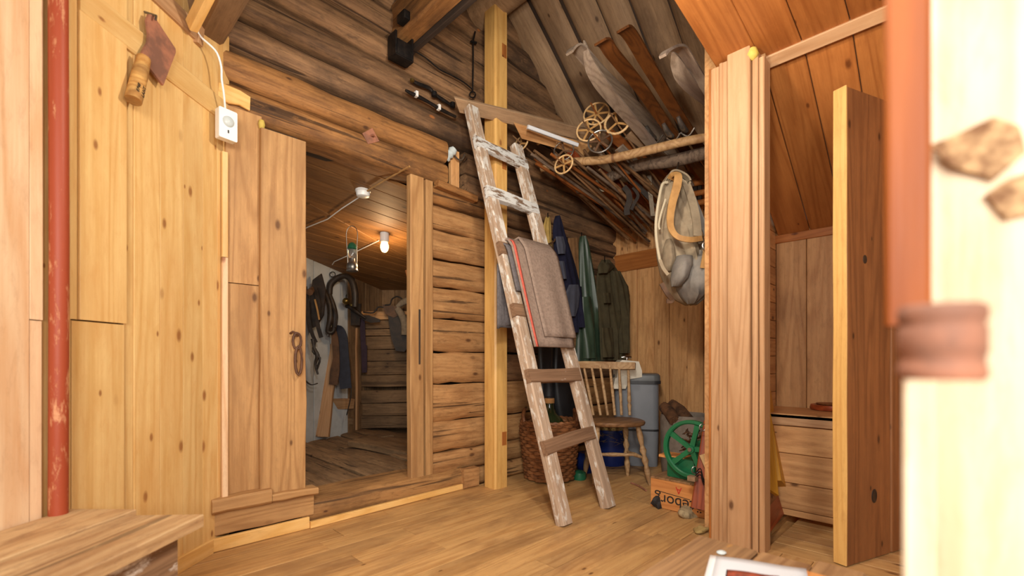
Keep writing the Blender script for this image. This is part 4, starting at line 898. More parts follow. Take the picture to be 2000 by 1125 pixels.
# rack poles
r1 = tag(tube('rack_pole', [PY(1056, 331, 3.42), PY(1100, 318, 3.36), PY(1180, 312, 3.24), PY(1260, 295, 3.10), PY(1330, 278, 2.98), PY(1392, 266, 2.88)], [.022, .028, .03, .031, .029, .027], 'pole_pale', segs=12, smooth_n=4), 'pale debarked rack pole, the upper one, holding the skis', 'pole')
r2 = tag(tube('rack_pole', [PY(1127, 371, 3.70), PY(1180, 352, 3.56), PY(1240, 325, 3.38), PY(1310, 315, 3.20), PY(1350, 306, 3.10), PY(1400, 293, 2.98)], [.034, .036, .042, .044, .043, .04], 'pole_grey', segs=12, smooth_n=4), 'thick grey crooked rack pole, the lower one, under the skis', 'pole')
sl_ = thing('slat_rack', onu(1362, 375, 3.6), 'small orange slatted rack high on the alcove wall', 'rack')
for i, y in enumerate((357, 377, 396)):
    tube('slat', [onu(1338, y+5, 3.62), onu(1395, y-6, 3.62)], .022, 'orange_panel', sl_, segs=10)
for x in (1357, 1366): slab('batten', onu(x, 362, 3.64), onu(x, 392, 3.64), .03, .02, -UX, 'leather_black', sl_)
def ski(name, pts, w, hw, mat, label, rad, thick=.006, bind=None, tail=None):
    t = thing(name, onw(*pts[-1], w), label, 'ski', 'skis under the roof')
    P = [onw(x, y, w) for x, y in pts]
    if tail: P.append(Vector(tail))
    P = catmull(P, 4); n = len(P); Ns = []
    for i in range(n):
        d = (P[min(i+1, n-1)]-P[max(i-1, 0)]).normalized(); Ns.append(UY.cross(d))
    tube('blade', P, rad, mat, t, flat=(hw, thick, Ns))
    if bind:
        b0 = onw(*bind, w); dn = (P[-1]-P[n//2]).normalized(); nn = dn.cross(UY).normalized()
        if nn.z < 0: nn = -nn
        nn = -nn
        mw = [b0+dn*-.07+nn*.012, b0+dn*.0+nn*.03, b0+dn*.06+nn*.012]
        bi_ = tube('binding', mw, [.012, .02, .014], 'old_steel', t, segs=8, smooth_n=2)
        tube('toe_iron', [b0-UY*hw*1.2+dn*.07, b0+dn*.09+nn*.03, b0+UY*hw*1.2+dn*.07], .006, 'old_steel', bi_, segs=6, smooth_n=3)
    return t
ski('touring_ski', [(1141, 79), (1146, 105), (1156, 135), (1175, 165), (1205, 202), (1240, 243), (1285, 297)], 1.57, .045, 'ski_grey', 'grey wooden ski with a pointed upright tip', [.05, .5, .85, 1.0, .95, .85, .8])
ski('touring_ski', [(1112, 104), (1120, 93), (1132, 98), (1170, 140), (1217, 185), (1257, 227), (1294, 270)], 1.60, .045, 'ski_grey', 'grey ski with a curled tip and leather toe strap', [.5, .8, 1.0, .95, .9, .9, .9], bind=(1272, 256), tail=(3.6, 1.60, 2.24))
ski('touring_ski', [(1172, 82), (1182, 84), (1198, 107), (1246, 165), (1282, 216), (1321, 271)], 1.385, .038, 'ski_brown', 'glossy brown ski, the left one of the brown pair', [.96, 1.02, 1.02, .95, .9, .9], bind=(1306, 252), tail=(3.6, 1.385, 2.14))
ski('touring_ski', [(1216, 57), (1224, 60), (1238, 79), (1264, 124), (1287, 162), (1309, 199), (1349, 262)], 1.30, .038, 'ski_brown', 'glossy brown ski, the right one of the brown pair', [.96, 1.02, 1.02, .98, .92, .9, .9], bind=(1334, 240), tail=(3.6, 1.30, 2.10))
ski('touring_ski', [(1314, 102), (1321, 122), (1332, 146), (1351, 170), (1382, 196), (1420, 226)], 1.08, .040, 'ski_grey', 'pale ski tip with dark scuffs beside the closet jamb', [.12, .75, 1.0, .95, .9, .85])
ski('touring_ski', [(1294, 110), (1301, 101), (1314, 94), (1328, 94), (1338, 104), (1350, 124), (1378, 170), (1400, 206)], 1.02, .028, 'ski_grey', 'ski with a hooked pale tip behind the scuffed tip', [.6, .8, .9, .95, .95, .9, .9, .9])
def flatboard(name, p0, p1, W, T, N, mat, label, **k):
    return tag(slab(name, p0, p1, W, T, N, mat, **k), label, 'ski', 'skis under the roof')
flatboard('ski_blank', PY(893, 206, 2.90), PY(1260, 292, 3.60), .085, .022, (-CF*.5-UZ*.8+CR*.2), 'roof_board', 'long brown ski lying from ladder top to the rack', seg=5, wob=.002, cut=(-.03, 0))
flatboard('ski_blank', PY(1012, 257, 3.12), PY(1150, 296, 3.42), .085, .02, (-CF*.5-UZ*.8+CR*.2), 'alcove_board', 'short brown ski with a white painted edge above the poles', cut=(-.05, 0))
tag(slab('white_edge_batten', PY(1032, 247, 3.02), PY(1130, 283, 3.22), .024, .02, (-CF-UZ*.2), 'paper_grey'), 'narrow white batten along the short ski', 'batten')
# ski poles with ring baskets
def ski_pole(ring, Y, rad, mat, rmat, end, label, tip=.09, tilt=.5, nspoke=4, rr=.006):
    c = PY(*ring, Y); e = Vector(end); d = (e-c).normalized(); t = thing('ski_pole', c, label, 'ski pole', GR)
    tube('shaft', [c-d*tip, c+d*.5, e], [.005, .008, .009], mat, t, segs=7)
    n = (d*(1-tilt)+(CF)*tilt).normalized(); a = n.orthogonal().normalized(); b = n.cross(a)
    rg_ = tube('basket_ring', [c+(a*math.cos(q)+b*math.sin(q))*rad for q in [k*math.pi/10 for k in range(20)]], rr, rmat, t, closed=True, segs=7)
    for k in range(nspoke):
        q = k*2*math.pi/nspoke+.6
        tube('basket_strap', [c, c+(a*math.cos(q)+b*math.sin(q))*rad], 1, 'leather_tan' if rmat != 'old_steel' else 'leather_brown', rg_, flat=(.007, .002, n))
    return t
E = lambda w, z: (3.78, w, z)
ski_pole((1165, 222), 3.20, .088, 'stick_orange', 'ring_tan', E(1.95, 2.02), 'ski pole with the highest tan ring basket', nspoke=7)
ski_pole((1150, 254), 3.15, .082, 'stick_wood', 'ring_tan', E(2.00, 1.98), 'ski pole with tan ring basket below the highest one', nspoke=5)
ski_pole((1205, 240), 3.08, .080, 'stick_wood', 'ring_tan', E(1.72, 2.04), 'ski pole with pale riveted basket at right of the cluster', nspoke=3, rr=.008)
ski_pole((1172, 276), 3.10, .080, 'stick_orange', 'old_steel', E(1.85, 1.99), 'ski pole with grey metal ring basket under the tan rings', nspoke=5)
ski_pole((1101, 294), 3.22, .070, 'stick_wood', 'old_steel', E(2.12, 1.96), 'ski pole with thin grey metal ring left of the cluster', nspoke=3, rr=.004)
ski_pole((1101, 321), 3.12, .066, 'stick_wood', 'ring_tan', E(2.05, 1.9), 'ski pole with lowest tan ring hanging over the pale pole', nspoke=4, tilt=.2)
ski_pole((1018, 280), 3.26, .055, 'stick_wood', 'ring_tan', E(2.30, 2.0), 'ski pole with small tan ring nearest the pale post', nspoke=3, tilt=.15)
ski_pole((1058, 268), 3.30, .055, 'stick_wood', 'ring_tan', E(2.22, 2.03), 'ski pole with flat tan ring under the white batten', nspoke=4, tilt=-.6)
# more sticks of the bundle
for i in range(24):
    r = random.Random(50+i); x = 1030+r.uniform(0, 190); y = 262+(x-1030)*.10+r.uniform(10, 58); Y = 3.15+r.uniform(0, .25); p = PY(x, y, Y)
    wv = p.y-.08+r.uniform(-.06, .06); e = Vector((3.72+r.uniform(-.25, .1), wv, 1.92+r.uniform(-.05, .14)))
    tag(tube('bundle_stick', [p, (p+e)/2+UZ*r.uniform(-.01, .02), e], [.010, .012, .010], ['stick_wood', 'stick_orange', 'stick_wood', 'pole_grey'][i % 4], segs=7), 'thin %s stick in the bundle under the skis' % ['brown', 'orange', 'brown', 'grey'][i % 4], 'stick', 'sticks in the rack bundle')
for i, (x, y, Y, x2, y2, Y2, m) in enumerate([(1110, 300, 3.3, 1270, 400, 4.0, 'red_board'), (1190, 262, 3.2, 1330, 372, 3.8, 'stick_orange'), (1230, 262, 3.15, 1350, 352, 3.7, 'roof_board'), (1210, 290, 3.3, 1310, 390, 3.9, 'ski_grey')]):
    flatboard('old_ski', PY(x, y, Y), PY(x2, y2, Y2), .07, .015, (-CF*.6-UZ*.8), m, ['dark red ski low in the bundle', 'orange varnished ski beneath the ring baskets', 'dark brown ski beneath the brown pair', 'worn grey ski under the lower rack pole'][i])
# bindings and straps dangling under the rack
for i, (pts, m, hw, lb) in enumerate([
        ([(1218, 365), (1227, 376), (1229, 392), (1224, 408), (1225, 420)], 'leather_black', .022, 'dark leather ski strap dangling left under the rack'),
        ([(1236, 366), (1246, 382), (1238, 398), (1233, 410)], 'leather_black', .012, 'short curled dark strap dangling under the rack'),
        ([(1228, 352), (1244, 362), (1260, 378), (1270, 388)], 'leather_black', .020, 'dark binding strap slanting under the rack'),
        ([(1268, 342), (1269, 370), (1272, 395), (1275, 422)], 'grey_felt', .016, 'grey webbing strap hanging straight below the rack'),
        ([(1165, 352), (1172, 368), (1180, 372), (1186, 362)], 'cord_cream', .008, 'pale cord loop under the grey rack pole')]):
    tag(tube('hanging_strap', [PY(x, y, 3.55) for x, y in pts], 1, m, smooth_n=4, flat=(hw, .004, -CF)), lb, 'strap')
tag(tube('red_tip', [PY(1172, 385, 3.85), PY(1177, 398, 3.85), PY(1178, 404, 3.85)], [.008, .022, .01], 'ink_red', segs=8, smooth_n=2), 'small red plastic tip hanging below the stick bundle', 'tip')
# ---- rucksack
Yb = 2.62
def loft(name, rows, Y, mat, parent, n=24, amp=.012, folds=6, ph=0., flatb=.6):
    dense = []
    for i in range(len(rows)-1):
        m = max(1, int((rows[i+1][0]-rows[i][0])/9))
        for k in range(m):
            t = k/m; t2 = t*t*(3-2*t); dense.append([rows[i][q]*(1-t2)+rows[i+1][q]*t2 for q in range(4)])
    dense.append(list(rows[-1])); vs = []; fs = []; R = len(dense)
    for j, (y, x0, x1, d) in enumerate(dense):
        for k in range(n):
            a = 2*math.pi*k/n; x = (x0+x1)/2+(x1-x0)/2*math.cos(a)
            fold = 1+amp/max(d, .03)*math.sin(folds*a+ph+2.2*math.sin(j*.25+a))+amp/max(d, .03)*.6*math.sin(2.3*folds*a+j*.6)
            dep = -d*math.sin(a)*(1 if math.sin(a) > 0 else flatb)*fold
            p = PY(x, y, Y); vs.append(p+CF*dep)
    for j in range(R-1):
        for k in range(n): fs.append((j*n+k, (j+1)*n+k, (j+1)*n+(k+1) % n, j*n+(k+1) % n))
    fs.append(tuple(range(n))); fs.append(tuple((R-1)*n+k for k in reversed(range(n))))
    o = sum(vs, Vector())/len(vs)
    return mesh_obj(name, [v-o for v in vs], fs, mat, parent, Matrix.Translation(o), ang=75)
bpk = thing('rucksack', PY(1330, 596, Yb), 'grey canvas rucksack with leather straps hanging under the rack', 'rucksack')
loft('bag', [(343, 1302, 1322, .02), (360, 1290, 1340, .05), (400, 1283, 1352, .09), (450, 1280, 1364, .12), (500, 1283, 1376, .14), (535, 1290, 1380, .15), (565, 1302, 1380, .13), (585, 1318, 1372, .09), (596, 1338, 1360, .03)], Yb, 'canvas_grey', bpk, n=48, amp=.022, folds=7)
loft('front_pocket', [(492, 1345, 1368, .03), (510, 1330, 1382, .10), (535, 1318, 1386, .14), (560, 1318, 1386, .14), (580, 1330, 1380, .10), (594, 1342, 1362, .03)], Yb-.08, 'canvas_blue_grey', bpk, n=40, amp=.018, folds=5)
loft('side_pocket', [(468, 1301, 1312, .02), (485, 1295, 1316, .06), (510, 1294, 1318, .07), (530, 1298, 1312, .03)], Yb-.10, 'canvas_grey', bpk, amp=.006, folds=3)
loft('pocket_flap', [(500, 1322, 1352, .03), (520, 1314, 1350, .08), (545, 1310, 1340, .09), (560, 1312, 1330, .03)], Yb-.15, 'canvas_blue_grey', bpk, amp=.006, folds=3)
K = lambda x, y, d=-.16: PY(1180+x/3.04, 330+y/3.04, Yb+d)
tube('shoulder_strap', [K(395, 60, -.08), K(415, 35, -.12), K(438, 40, -.16), K(432, 100, -.17), K(405, 200, -.18), K(392, 290, -.2), K(400, 360, -.22), K(440, 405, -.24), K(510, 420, -.24), K(580, 412, -.2)], [1, 1, 1, 1.1, 1, .9, .8, .7, .7, .7], 'leather_tan', bpk, smooth_n=5, flat=(.02, .004, [-CF]*46))
tube('shoulder_strap', [K(490, 95, -.05), K(520, 180, -.1), K(545, 290, -.14), K(555, 400, -.18)], 1, 'canvas_grey', bpk, smooth_n=4, flat=(.022, .004, -CF))
tube('shoulder_strap', [K(490, 95, -.04), K(550, 230, -.06), K(610, 395, -.1)], 1, 'canvas_blue_grey', bpk, smooth_n=4, flat=(.016, .004, -CF))
tube('hanging_loop', [K(385, 70, -.02), K(390, 28, -.02), K(425, 15, -.02), K(480, 40, -.02), K(505, 75, -.02), K(490, 110, -.02)], 1, 'canvas_grey', bpk, smooth_n=4, flat=(.02, .005, UZ))
tube('piping', [K(375, 80, -.05), K(345, 95, -.06), K(322, 200, -.1), K(308, 320, -.12), K(312, 430, -.13), K(330, 540, -.14)], .008, 'cord_cream', bpk, segs=7, smooth_n=4)
tube('draw_cord', [K(365, 180, -.12), K(340, 260, -.13), K(325, 330, -.13), K(330, 360, -.13)], .006, 'cord_cream', bpk, segs=6, smooth_n=3)
tube('side_strap', [K(330, 540, -.16), K(350, 590, -.17), K(380, 630, -.18)], 1, 'canvas_grey', bpk, smooth_n=3, flat=(.009, .004, -CF))
tube('leather_tab', [K(610, 480, -.2), K(600, 540, -.24), K(590, 590, -.24)], 1, 'leather_tan', bpk, smooth_n=3, flat=(.018, .004, -CF))
tube('buckle', [K(600+16*math.cos(a), 455+20*math.sin(a), -.24) for a in [k*math.pi/5 for k in range(10)]], .005, 'old_steel', bpk, closed=True, segs=6)
tube('bottom_strap', [K(340, 680, -.16), K(375, 740, -.17), K(405, 780, -.16), K(370, 785, -.16)], 1, 'leather_brown', bpk, smooth_n=4, flat=(.012, .004, -CF))
tube('iron_hook', [K(430, 10, -.02), K(440, -30, .1), PY(1325, 318, 3.1)], .006, 'black_iron', bpk, segs=6)
# ---- wicker basket with demijohn
bc = onz(1077, 946, 0); bc = bc+CF*.16; bs = thing('wicker_basket', bc, 'round brown wicker basket on the floor behind the ladder', 'basket')
NS = 30; rowsN = 17; H = .40
def brad(t): return .168+.045*t-.012*max(0, t-.85)/.15
body = []
lathe('liner', [(.0, .01), (.15, .01), (.155, .02), (.195, H-.03), (.185, H-.03), (.145, .03), (0, .03)], 'wicker_dark', bc, bs, segs=30)
for k in range(rowsN):
    t = (k+.5)/rowsN; z = .012+H*t; R_ = brad(t); ptsb = []
    for i in range(NS*3):
        a = 2*math.pi*i/(NS*3); off = .0075*math.cos(a*NS/2+math.pi*(k % 2)); ptsb.append(bc+Vector(((R_+off)*math.cos(a), (R_+off)*math.sin(a), z+.002*math.sin(7*a+k))))
    tube('weave_row', ptsb, .0125, 'wicker', bs, closed=True, segs=5)
for k in range(2):
    tube('rim', [bc+Vector(((brad(1)+.004*math.sin(14*a+k*3))*math.cos(a), (brad(1)+.004*math.sin(14*a+k*3))*math.sin(a), H+.018+.006*math.cos(14*a+k*3))) for a in [2*math.pi*i/56 for i in range(56)]], .011, 'wicker', bs, closed=True, segs=6)
for s in (-1, 1):
    hb0 = bc+CR*s*.19+UZ*H; tube('handle', [hb0-CF*.09-CR*s*.01, hb0-CF*.07+UZ*.06, hb0+UZ*.10-CR*s*.01, hb0+CF*.07+UZ*.06, hb0+CF*.09], .012, 'wicker', bs, segs=7, smooth_n=4)
dj = bc+UZ*.03; dm = thing('demijohn', dj, 'dark green glass demijohn with cork standing in the wicker basket', 'bottle')
gb_ = lathe('glass_body', [(0, 0), (.12, .0), (.14, .04), (.145, .22), (.13, .34), (.09, .405), (.05, .44), (.034, .48), (.03, .53), (.032, .545), (0, .545)], 'green_glass', dj, dm, segs=28)
lathe('neck_band', [(.031, .515), (.036, .516), (.036, .55), (.031, .552)], 'cork', dj, gb_, segs=20)
lathe('stopper', [(.028, .545), (.03, .562), (0, .563)], 'dark_plastic', dj, gb_, segs=16)
# ---- spindle-back chair
cx_ = PY(1200, 820, 3.30); seatz = .43
chr_ = thing('spindle_chair', (cx_.x, cx_.y, 0), 'worn spindle-back wooden chair beside the ladder', 'chair')
seat = []
for k in range(36):
    a = 2*math.pi*k/36; r = 1/((abs(math.cos(a))**2.6+abs(math.sin(a))**2.6)**(1/2.6)); seat.append((r*.208*math.cos(a), r*.195*math.sin(a)))
sv = []; c0_ = C(.733, 3.30, 0)
def sring(sc, z): return [c0_+CR*x*sc+CF*y*sc+UZ*z for x, y in seat]
rings_ = [sring(.0, seatz-.03), sring(.9, seatz-.032), sring(.97, seatz-.026), sring(1.0, seatz-.014), sring(.99, seatz-.003), sring(.95, seatz), sring(.0, seatz-.006)]
vs = [v-c0_ for r in rings_ for v in r]; fs = [(i*36+k, i*36+(k+1) % 36, (i+1)*36+(k+1) % 36, (i+1)*36+k) for i in range(6) for k in range(36)]
mesh_obj('seat', vs, fs, 'seat_wood', chr_, Matrix.Translation(c0_))
for (x0, x1) in ((1144, 1127), (1159, 1140), (1173, 1155), (1187, 1172), (1201, 1191), (1214, 1209), (1230, 1227)):
    edge = x0 in (1144, 1230)
    b_, t_ = PY(x0, 811, 3.42), PY(x1, 714, 3.50)
    f = lambda q: b_*(1-q)+t_*q
    tube('spindle', [f(0), f(.12), f(.2), f(.24), f(.28), f(.5), f(.8), f(1)], [.010, .011, .016 if edge else .010, .009, .015 if edge else .011, .012, .010, .009], 'chair_wood', chr_, segs=9)
slab('crest_rail', PY(1119, 712, 3.475), PY(1180, 713, 3.50), .055, .026, (-CF), 'chair_wood', chr_, seg=3, ch=.008, wob=.001) if False else tube('crest_rail', [PY(1118, 713, 3.47), PY(1140, 713, 3.50), PY(1180, 714, 3.515), PY(1215, 715, 3.50), PY(1241, 715, 3.46)], [.8, 1, 1.05, 1.05, .95], 'chair_wood', chr_, smooth_n=4, flat=(.027, .013, (-CF+UZ*.3)))
turn = [.017, .018, .022, .019, .013, .024, .013, .024, .014, .021, .020, .015, .011]
for (tp, ft_) in (((1246, 832, 3.20), (1270, 948)), ((1167, 832, 3.22), (1160, 946)), ((1221, 838, 3.40), (1226, 929)), ((1156, 838, 3.42), (1142, 929))):
    a_ = PY(*tp); a_.z = seatz-.03; f_ = onz(ft_[0], ft_[1], 0)
    tube('leg', [a_*(1-k/12)+f_*(k/12) for k in range(13)], turn, 'chair_wood', chr_, segs=10)
def legpt(tp, ft_, q): a_ = PY(*tp); a_.z = seatz-.03; return a_*(1-q)+onz(ft_[0], ft_[1], 0)*q
A_, B_, C_, D_ = (legpt((1246, 832, 3.2), (1270, 948), .55), legpt((1167, 832, 3.22), (1160, 946), .55), legpt((1221, 838, 3.4), (1226, 929), .55), legpt((1156, 838, 3.42), (1142, 929), .55))
for p, q in ((A_, C_), (B_, D_), ((A_+C_)/2, (B_+D_)/2)): tube('stretcher', [p, p*.7+q*.3, (p+q)/2, p*.3+q*.7, q], [.009, .012, .016, .012, .009], 'chair_wood', chr_, segs=9, smooth_n=2)
# ---- grey bin and the cream appliance
bn0 = C(1.05, 3.90, 0); bn = thing('grey_bin', bn0, 'two-tier grey plastic bin in the alcove corner', 'bin')
def rbox(name, hw, hd, z0, z1, r, mat, parent, ang, top=0., taper=1.0):
    pr = rrect(hw, hd, r, 5); vs = []; n = len(pr); lv = [(z0, taper), (z1-top, 1.0)]+([(z1-top*.3, .985), (z1, .93)] if top else [(z1, 1.0)])
    ca, sa = math.cos(ang), math.sin(ang)
    for z, s in lv: vs += [(x*s*ca-y*s*sa, x*s*sa+y*s*ca, z) for x, y in pr]
    fs = [(i*n+k, i*n+(k+1) % n, (i+1)*n+(k+1) % n, (i+1)*n+k) for i in range(len(lv)-1) for k in range(n)]
    fs += [tuple(reversed(range(n))), tuple((len(lv)-1)*n+k for k in range(n))]
    return mesh_obj(name, vs, fs, mat, parent, Matrix.Translation(bn0), ang=30)
ag = -math.pi/4-.25
rbox('lower_bin', .175, .185, .0, .285, .05, 'grey_plastic', bn, ag, taper=.96)
rbox('seam_band', .178, .188, .285, .30, .05, 'dark_plastic', bn, ag)
rbox('upper_bin', .175, .185, .30, .665, .05, 'grey_plastic', bn, ag)
lr_ = rbox('lid_rim', .192, .202, .665, .69, .055, 'dark_plastic', bn, ag)
rbox('lid', .188, .198, .69, .745, .055, 'lid_plastic', lr_, ag, top=.04)
ap0 = PY(1222, 736, 3.78); ap = thing('cream_appliance', ap0, 'cream enamelled kitchen appliance with chrome knob on the bin', 'appliance')
k3 = 3.78/900
prism('housing', [(x*k3, y*k3) for x, y in [(-22, -8), (26, 0), (26, 12), (20, 30), (-12, 33), (-20, 26)]], ap0-CF*.09, CR, UZ, .16, 'cream_metal', ap)
prism('grip', [(x*k3, y*k3) for x, y in [(-30, -22), (-6, -22), (2, -4), (-10, 4), (-26, -2)]], ap0-CF*.10, CR, UZ, .08, 'cream_metal', ap)
lathe('knob_stem', [(.012, 0), (.012, .012), (.02, .014), (.02, .018)], 'chrome', ap0+UZ*33*k3+CR*.01, ap, segs=14)
tube('knob', [ap0+UZ*38*k3-CR*.035, ap0+UZ*39*k3, ap0+UZ*38*k3+CR*.045], [.008, .014, .010], 'chrome', ap, segs=10, smooth_n=3)
# ---- blue bucket with hay
bb = onz(1199, 912, 0)+CF*.12; bu = thing('blue_bucket', bb, 'dark blue plastic bucket under the chair', 'bucket')
lathe('bucket_body', [(0, 0), (.118, 0), (.122, .01), (.138, .27), (.148, .272), (.148, .29), (.134, .292), (.128, .27), (.115, .02), (0, .02)], 'blue_plastic', bb, bu, segs=28)
rr_ = random.Random(12); hv = []; hf = []
for i in range(420):
    a = rr_.uniform(0, 6.283); r = .15*math.sqrt(rr_.random()); z = .27+.075*(1-(r/.15)**2)+rr_.uniform(-.02, .02)-(.10*rr_.random() if r > .135 else 0)
    p = Vector((r*math.cos(a), r*math.sin(a), z)); d = Vector((rr_.uniform(-1, 1), rr_.uniform(-1, 1), rr_.uniform(-.5, .4))).normalized()*rr_.uniform(.02, .05); s = d.cross(Vector((rr_.random(), rr_.random(), 1))).normalized()*.0016; n = len(hv)
    hv += [p-d-s, p-d+s, p+d+s, p+d-s, p+UZ*.002]; hf += [(n, n+1, n+4), (n+1, n+2, n+4), (n+2, n+3, n+4), (n+3, n, n+4)]
hy_ = tag(mesh_obj('hay_heap', hv, hf, 'hay', None, Matrix.Translation(bb)), 'dry hay heaped in the blue bucket', 'hay', kind='stuff')
lathe('hay_core', [(0, .24), (.125, .24), (.128, .285), (.08, .325), (0, .34)], 'hay', bb, hy_, segs=16)
tag(lathe('green_jar', [(0, 0), (.045, 0), (.05, .02), (.045, .05), (.02, .065), (0, .066)], 'green_enamel', onz(1133, 938, 0)+CF*.03, segs=14), 'small green tin on the floor beside the basket', 'tin')
tag(lathe('dark_pot', [(0, 0), (.06, 0), (.08, .05), (.08, .12), (.06, .15), (0, .15)], 'blue_plastic', onz(1148, 925, 0)+CF*.06, segs=18), 'dark pot in shadow between the basket and the bucket', 'pot')
# ---- crate with upside-down lettering
cr = thing('wooden_crate', (2.64, 1.16, 0), 'orange wooden crate with upside-down lettering on the floor', 'crate')
slab('front_board', (2.486, 1.335, .085), (2.486, .98, .085), .168, .018, -UX, 'crate_wood', cr)
slab('side_board', (2.487, 1.335, .085), (2.80, 1.335, .085), .168, .018, UY, 'crate_wood', cr)
slab('side_board', (2.487, .98, .085), (2.80, .98, .085), .168, .018, -UY, 'crate_wood', cr)
slab('back_board', (2.80, 1.335, .085), (2.80, .98, .085), .168, .018, UX, 'crate_wood', cr)
for k in range(3): slab('top_board', (2.482, 1.335-.06-k*.119, .178), (2.805, 1.335-.06-k*.119, .178), .116, .010, UZ, 'table_wood', cr)
text('lettering', 'G\u00f6teborg', .088, 'ink_black', (2.4845, 1.185-.05, .055), UY, -UZ, cr); text('lettering', 'A', .055, 'ink_red', (2.4845, 1.165, .125), UY, -UZ, cr)
ul = slab('underline', (2.4855, 1.29, .098), (2.4855, 1.10, .085), .004, .001, -UX, 'ink_black', cr)
# ---- green hand-cranked machine
mg = thing('crank_machine', (2.60, 1.15, .178), 'green cast iron machine with spoked crank wheel on the crate', 'machine')
box('base', (2.54, 1.10, .178), (2.76, 1.262, .29), 'machine_green', mg, .006)
box('casting', (2.60, 1.03, .178), (2.74, 1.12, .40), 'machine_green', mg, .01)
wc = onu(1351, 877, 2.50); wr = .160
def wpt(a, r, d=0.): return wc+Vector((d, r*math.cos(a), r*math.sin(a)))
sec = [(wr*.86, -.010), (wr*.90, -.016), (wr, -.014), (wr, .014), (wr*.86, .012)]
vs = []; fs = []
for i in range(48):
    a = 2*math.pi*i/48
    for (r, d) in sec: vs.append(wpt(a, r, d)-wc)
for i in range(48):
    j = (i+1) % 48
    for k in range(5): fs.append((i*5+k, j*5+k, j*5+(k+1) % 5, i*5+(k+1) % 5))
whl = mesh_obj('wheel_rim', vs, fs, 'machine_green', mg, Matrix.Translation(wc))
for k in range(5):
    a = k*2*math.pi/5+math.radians(32); tube('spoke', [wpt(a, .015), wpt(a, wr*.5), wpt(a, wr*.9)], [1, .85, 1.1], 'machine_green', whl, flat=(.014, .007, -UX))
lathe('hub', [(0, -.03), (.012, -.028), (.014, -.018), (.022, -.016), (.026, 0), (.026, .04)][::-1], 'machine_green', wc, mg, segs=16, axis=(-1, 0, 0)) if False else tube('hub', [wc+Vector((-.02, 0, 0)), wc+Vector((.12, 0, 0))], [.02, .024], 'machine_green', whl, segs=14)
tube('axle', [wc+Vector((-.03, 0, 0)), wc+Vector((-.0, 0, 0))], .011, 'old_steel', mg, segs=12)
gc = wc+Vector((.06, -.07, -.05)); gv = []
prism('gear', [((.078 if i % 2 else .066)*math.cos(i*math.pi/26), (.078 if i % 2 else .066)*math.sin(i*math.pi/26)) for i in range(52)], gc, -UY, UZ, .02, 'machine_green', mg)
slab('feed_board', onu(1296, 884, 2.62), onu(1345, 892, 2.62), .12, .015, UZ, 'crate_wood', mg)
# bark, sack, red board with wire, wool and coal
tb = C(1.28, 3.38, 0); tu = thing('peat_tub', tb, 'grey sacking tub of wood shavings behind the green wheel', 'tub')
lathe('tub_wall', [(0, 0), (.17, 0), (.18, .1), (.185, .42), (.178, .46), (.165, .45), (.165, .38), (0, .38)], 'sack_grey', tb, tu, segs=24)
rr_ = random.Random(4); hv = []; hf = []
for i in range(160):
    a = rr_.uniform(0, 6.283); r = .15*math.sqrt(rr_.random()); p = Vector((r*math.cos(a), r*math.sin(a), .36+.05*rr_.random())); d = Vector((rr_.uniform(-1, 1), rr_.uniform(-1, 1), rr_.uniform(-.7, .7))).normalized()*rr_.uniform(.015, .035); s = d.cross(Vector((rr_.random(), rr_.random(), 1))).normalized()*.01; n = len(hv)
    hv += [p-d-s, p-d+s, p+d+s, p+d-s, p+UZ*.012]; hf += [(n, n+1, n+4), (n+1, n+2, n+4), (n+2, n+3, n+4), (n+3, n, n+4)]
sh_ = mesh_obj('shavings', hv, hf, 'bark', tu, Matrix.Translation(tb)); sh_['kind'] = 'stuff'
rr_ = random.Random(9); hv = []; hf = []
for i in range(150):
    p = Vector((rr_.uniform(-.02, .06), rr_.uniform(-.12, .09), rr_.uniform(0, .2))); d = Vector((rr_.uniform(-1, 1), rr_.uniform(-1, 1), rr_.uniform(-.7, .7))).normalized()*rr_.uniform(.015, .03); s = d.cross(Vector((rr_.random(), rr_.random(), 1))).normalized()*.009; n = len(hv)
    hv += [p-d-s, p-d+s, p+d+s, p+d-s, p+UZ*.012]; hf += [(n, n+1, n+4), (n+1, n+2, n+4), (n+2, n+3, n+4), (n+3, n, n+4)]
tag(mesh_obj('wood_shavings', hv, hf, 'bark', None, Matrix.Translation(Vector((2.80, 1.20, .21)))), 'brown wood shavings heaped behind the spokes of the green wheel', 'shavings', kind='stuff')
for i, (x0, y0, x1, y1, lb) in enumerate([(1297, 795, 1318, 822, 'rolled birch bark, the left roll above the grey tub'), (1312, 790, 1346, 822, 'rolled birch bark, the right roll above the grey tub')]):
    b0, b1 = PY(x0, y0, 3.45), PY(x1, y1, 3.25); t_ = thing('bark_roll', b1, lb, 'bark roll')
    tube('outer_roll', [b0, b0*.5+b1*.5+UZ*.01, b1], [.04, .045, .04], 'bark', t_, segs=9)
    tube('inner_roll', [b0+UZ*.02, b1+(b1-b0)*.06+UZ*.012], .022, 'bark', t_, segs=7)
rd = thing('red_board_trap', PY(1372, 992, 2.42), 'reddish plank with wire snares leaning against the jamb', 'plank')
slab('plank', PY(1371, 996, 2.36), PY(1396, 825, 2.42), .105, .022, C(-.25, -.95, .2), 'red_board', rd, ch=.004)
slab('broken_splinter', PY(1372, 888, 2.365), PY(1382, 912, 2.365), .03, .006, C(-.25, -.95, .2), 'ring_tan', rd)
for (x, y) in ((1357, 918), (1372, 835)):
    tube('wire_loop', [PY(x+6*math.cos(a), y+7*math.sin(a), 2.36) for a in [k*math.pi/5 for k in range(10)]], .0028, 'old_steel', rd, closed=True, segs=5)
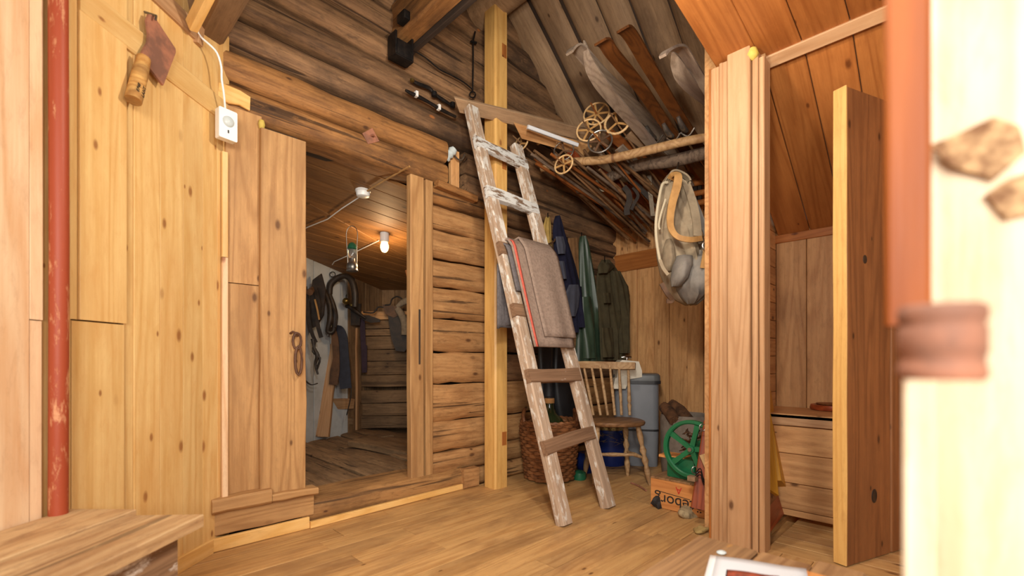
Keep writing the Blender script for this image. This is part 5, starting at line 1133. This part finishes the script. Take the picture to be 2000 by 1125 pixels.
for k in range(3): tube('wire', [PY(1358, 925+k*4, 2.36), PY(1368, 915+k*6, 2.35), PY(1374, 935+k*5, 2.35), PY(1384, 950, 2.36)], .0028, 'black_iron', rd, segs=5, smooth_n=4)
box('wood_block', PY(1353, 934, 2.37)-Vector((.02, .02, .012)), PY(1353, 934, 2.37)+Vector((.02, .02, .012)), 'roof_board', rd)
def lump(name, loc, rx, ry, rz, mat, label, cat, seed, amp=.35, sub=3):
    bm = bmesh.new(); bmesh.ops.create_icosphere(bm, subdivisions=sub, radius=1.0); r = random.Random(seed); ks = [(Vector((r.uniform(-1, 1), r.uniform(-1, 1), r.uniform(-1, 1))).normalized(), r.uniform(2, 6), r.uniform(0, 6)) for _ in range(9)]
    for v in bm.verts:
        f = 1+amp*sum(math.sin(k[0].dot(v.co)*k[1]+k[2]) for k in ks)/5; v.co = Vector((v.co.x*rx*f, v.co.y*ry*f, max(-rz*.55, v.co.z*rz*f)))
    me = bpy.data.meshes.new(name); bm.to_mesh(me); bm.free(); me.materials.append(M[mat]); o = bpy.data.objects.new(name, me)
    if mat != 'coal': me.shade_smooth()
    link(o, None, Matrix.Translation(Vector(loc)+UZ*rz*.55)); return tag(o, label, cat)
lump('wool_tuft', onz(1352, 1008, 0)+CF*.02, .075, .05, .03, 'wool', 'flat tuft of raw wool on the floor before the crate', 'wool', 3, .55)
lump('wool_tuft', onz(1378, 1008, 0)+CF*.03, .05, .05, .05, 'wool', 'rounder tuft of raw wool against the closet jamb', 'wool', 5, .55)
lump('wool_tuft', onz(1374, 1042, 0)+CF*.02, .04, .03, .02, 'hay', 'yellow tuft of straw at the foot of the jamb', 'straw', 8, .5)
lump('coal_lump', onz(1287, 992, 0)+CF*.01, .045, .03, .045, 'coal', 'black lump of coal lying beside the crate corner', 'coal', 6, .5, 2)
tag(tube('iron_poker', [onz(1232, 943, .008), onz(1246, 948, .008), onz(1262, 958, .008)], .006, 'rust_iron', segs=6, smooth_n=3), 'bent rusty iron rod on the floor under the chair', 'rod')
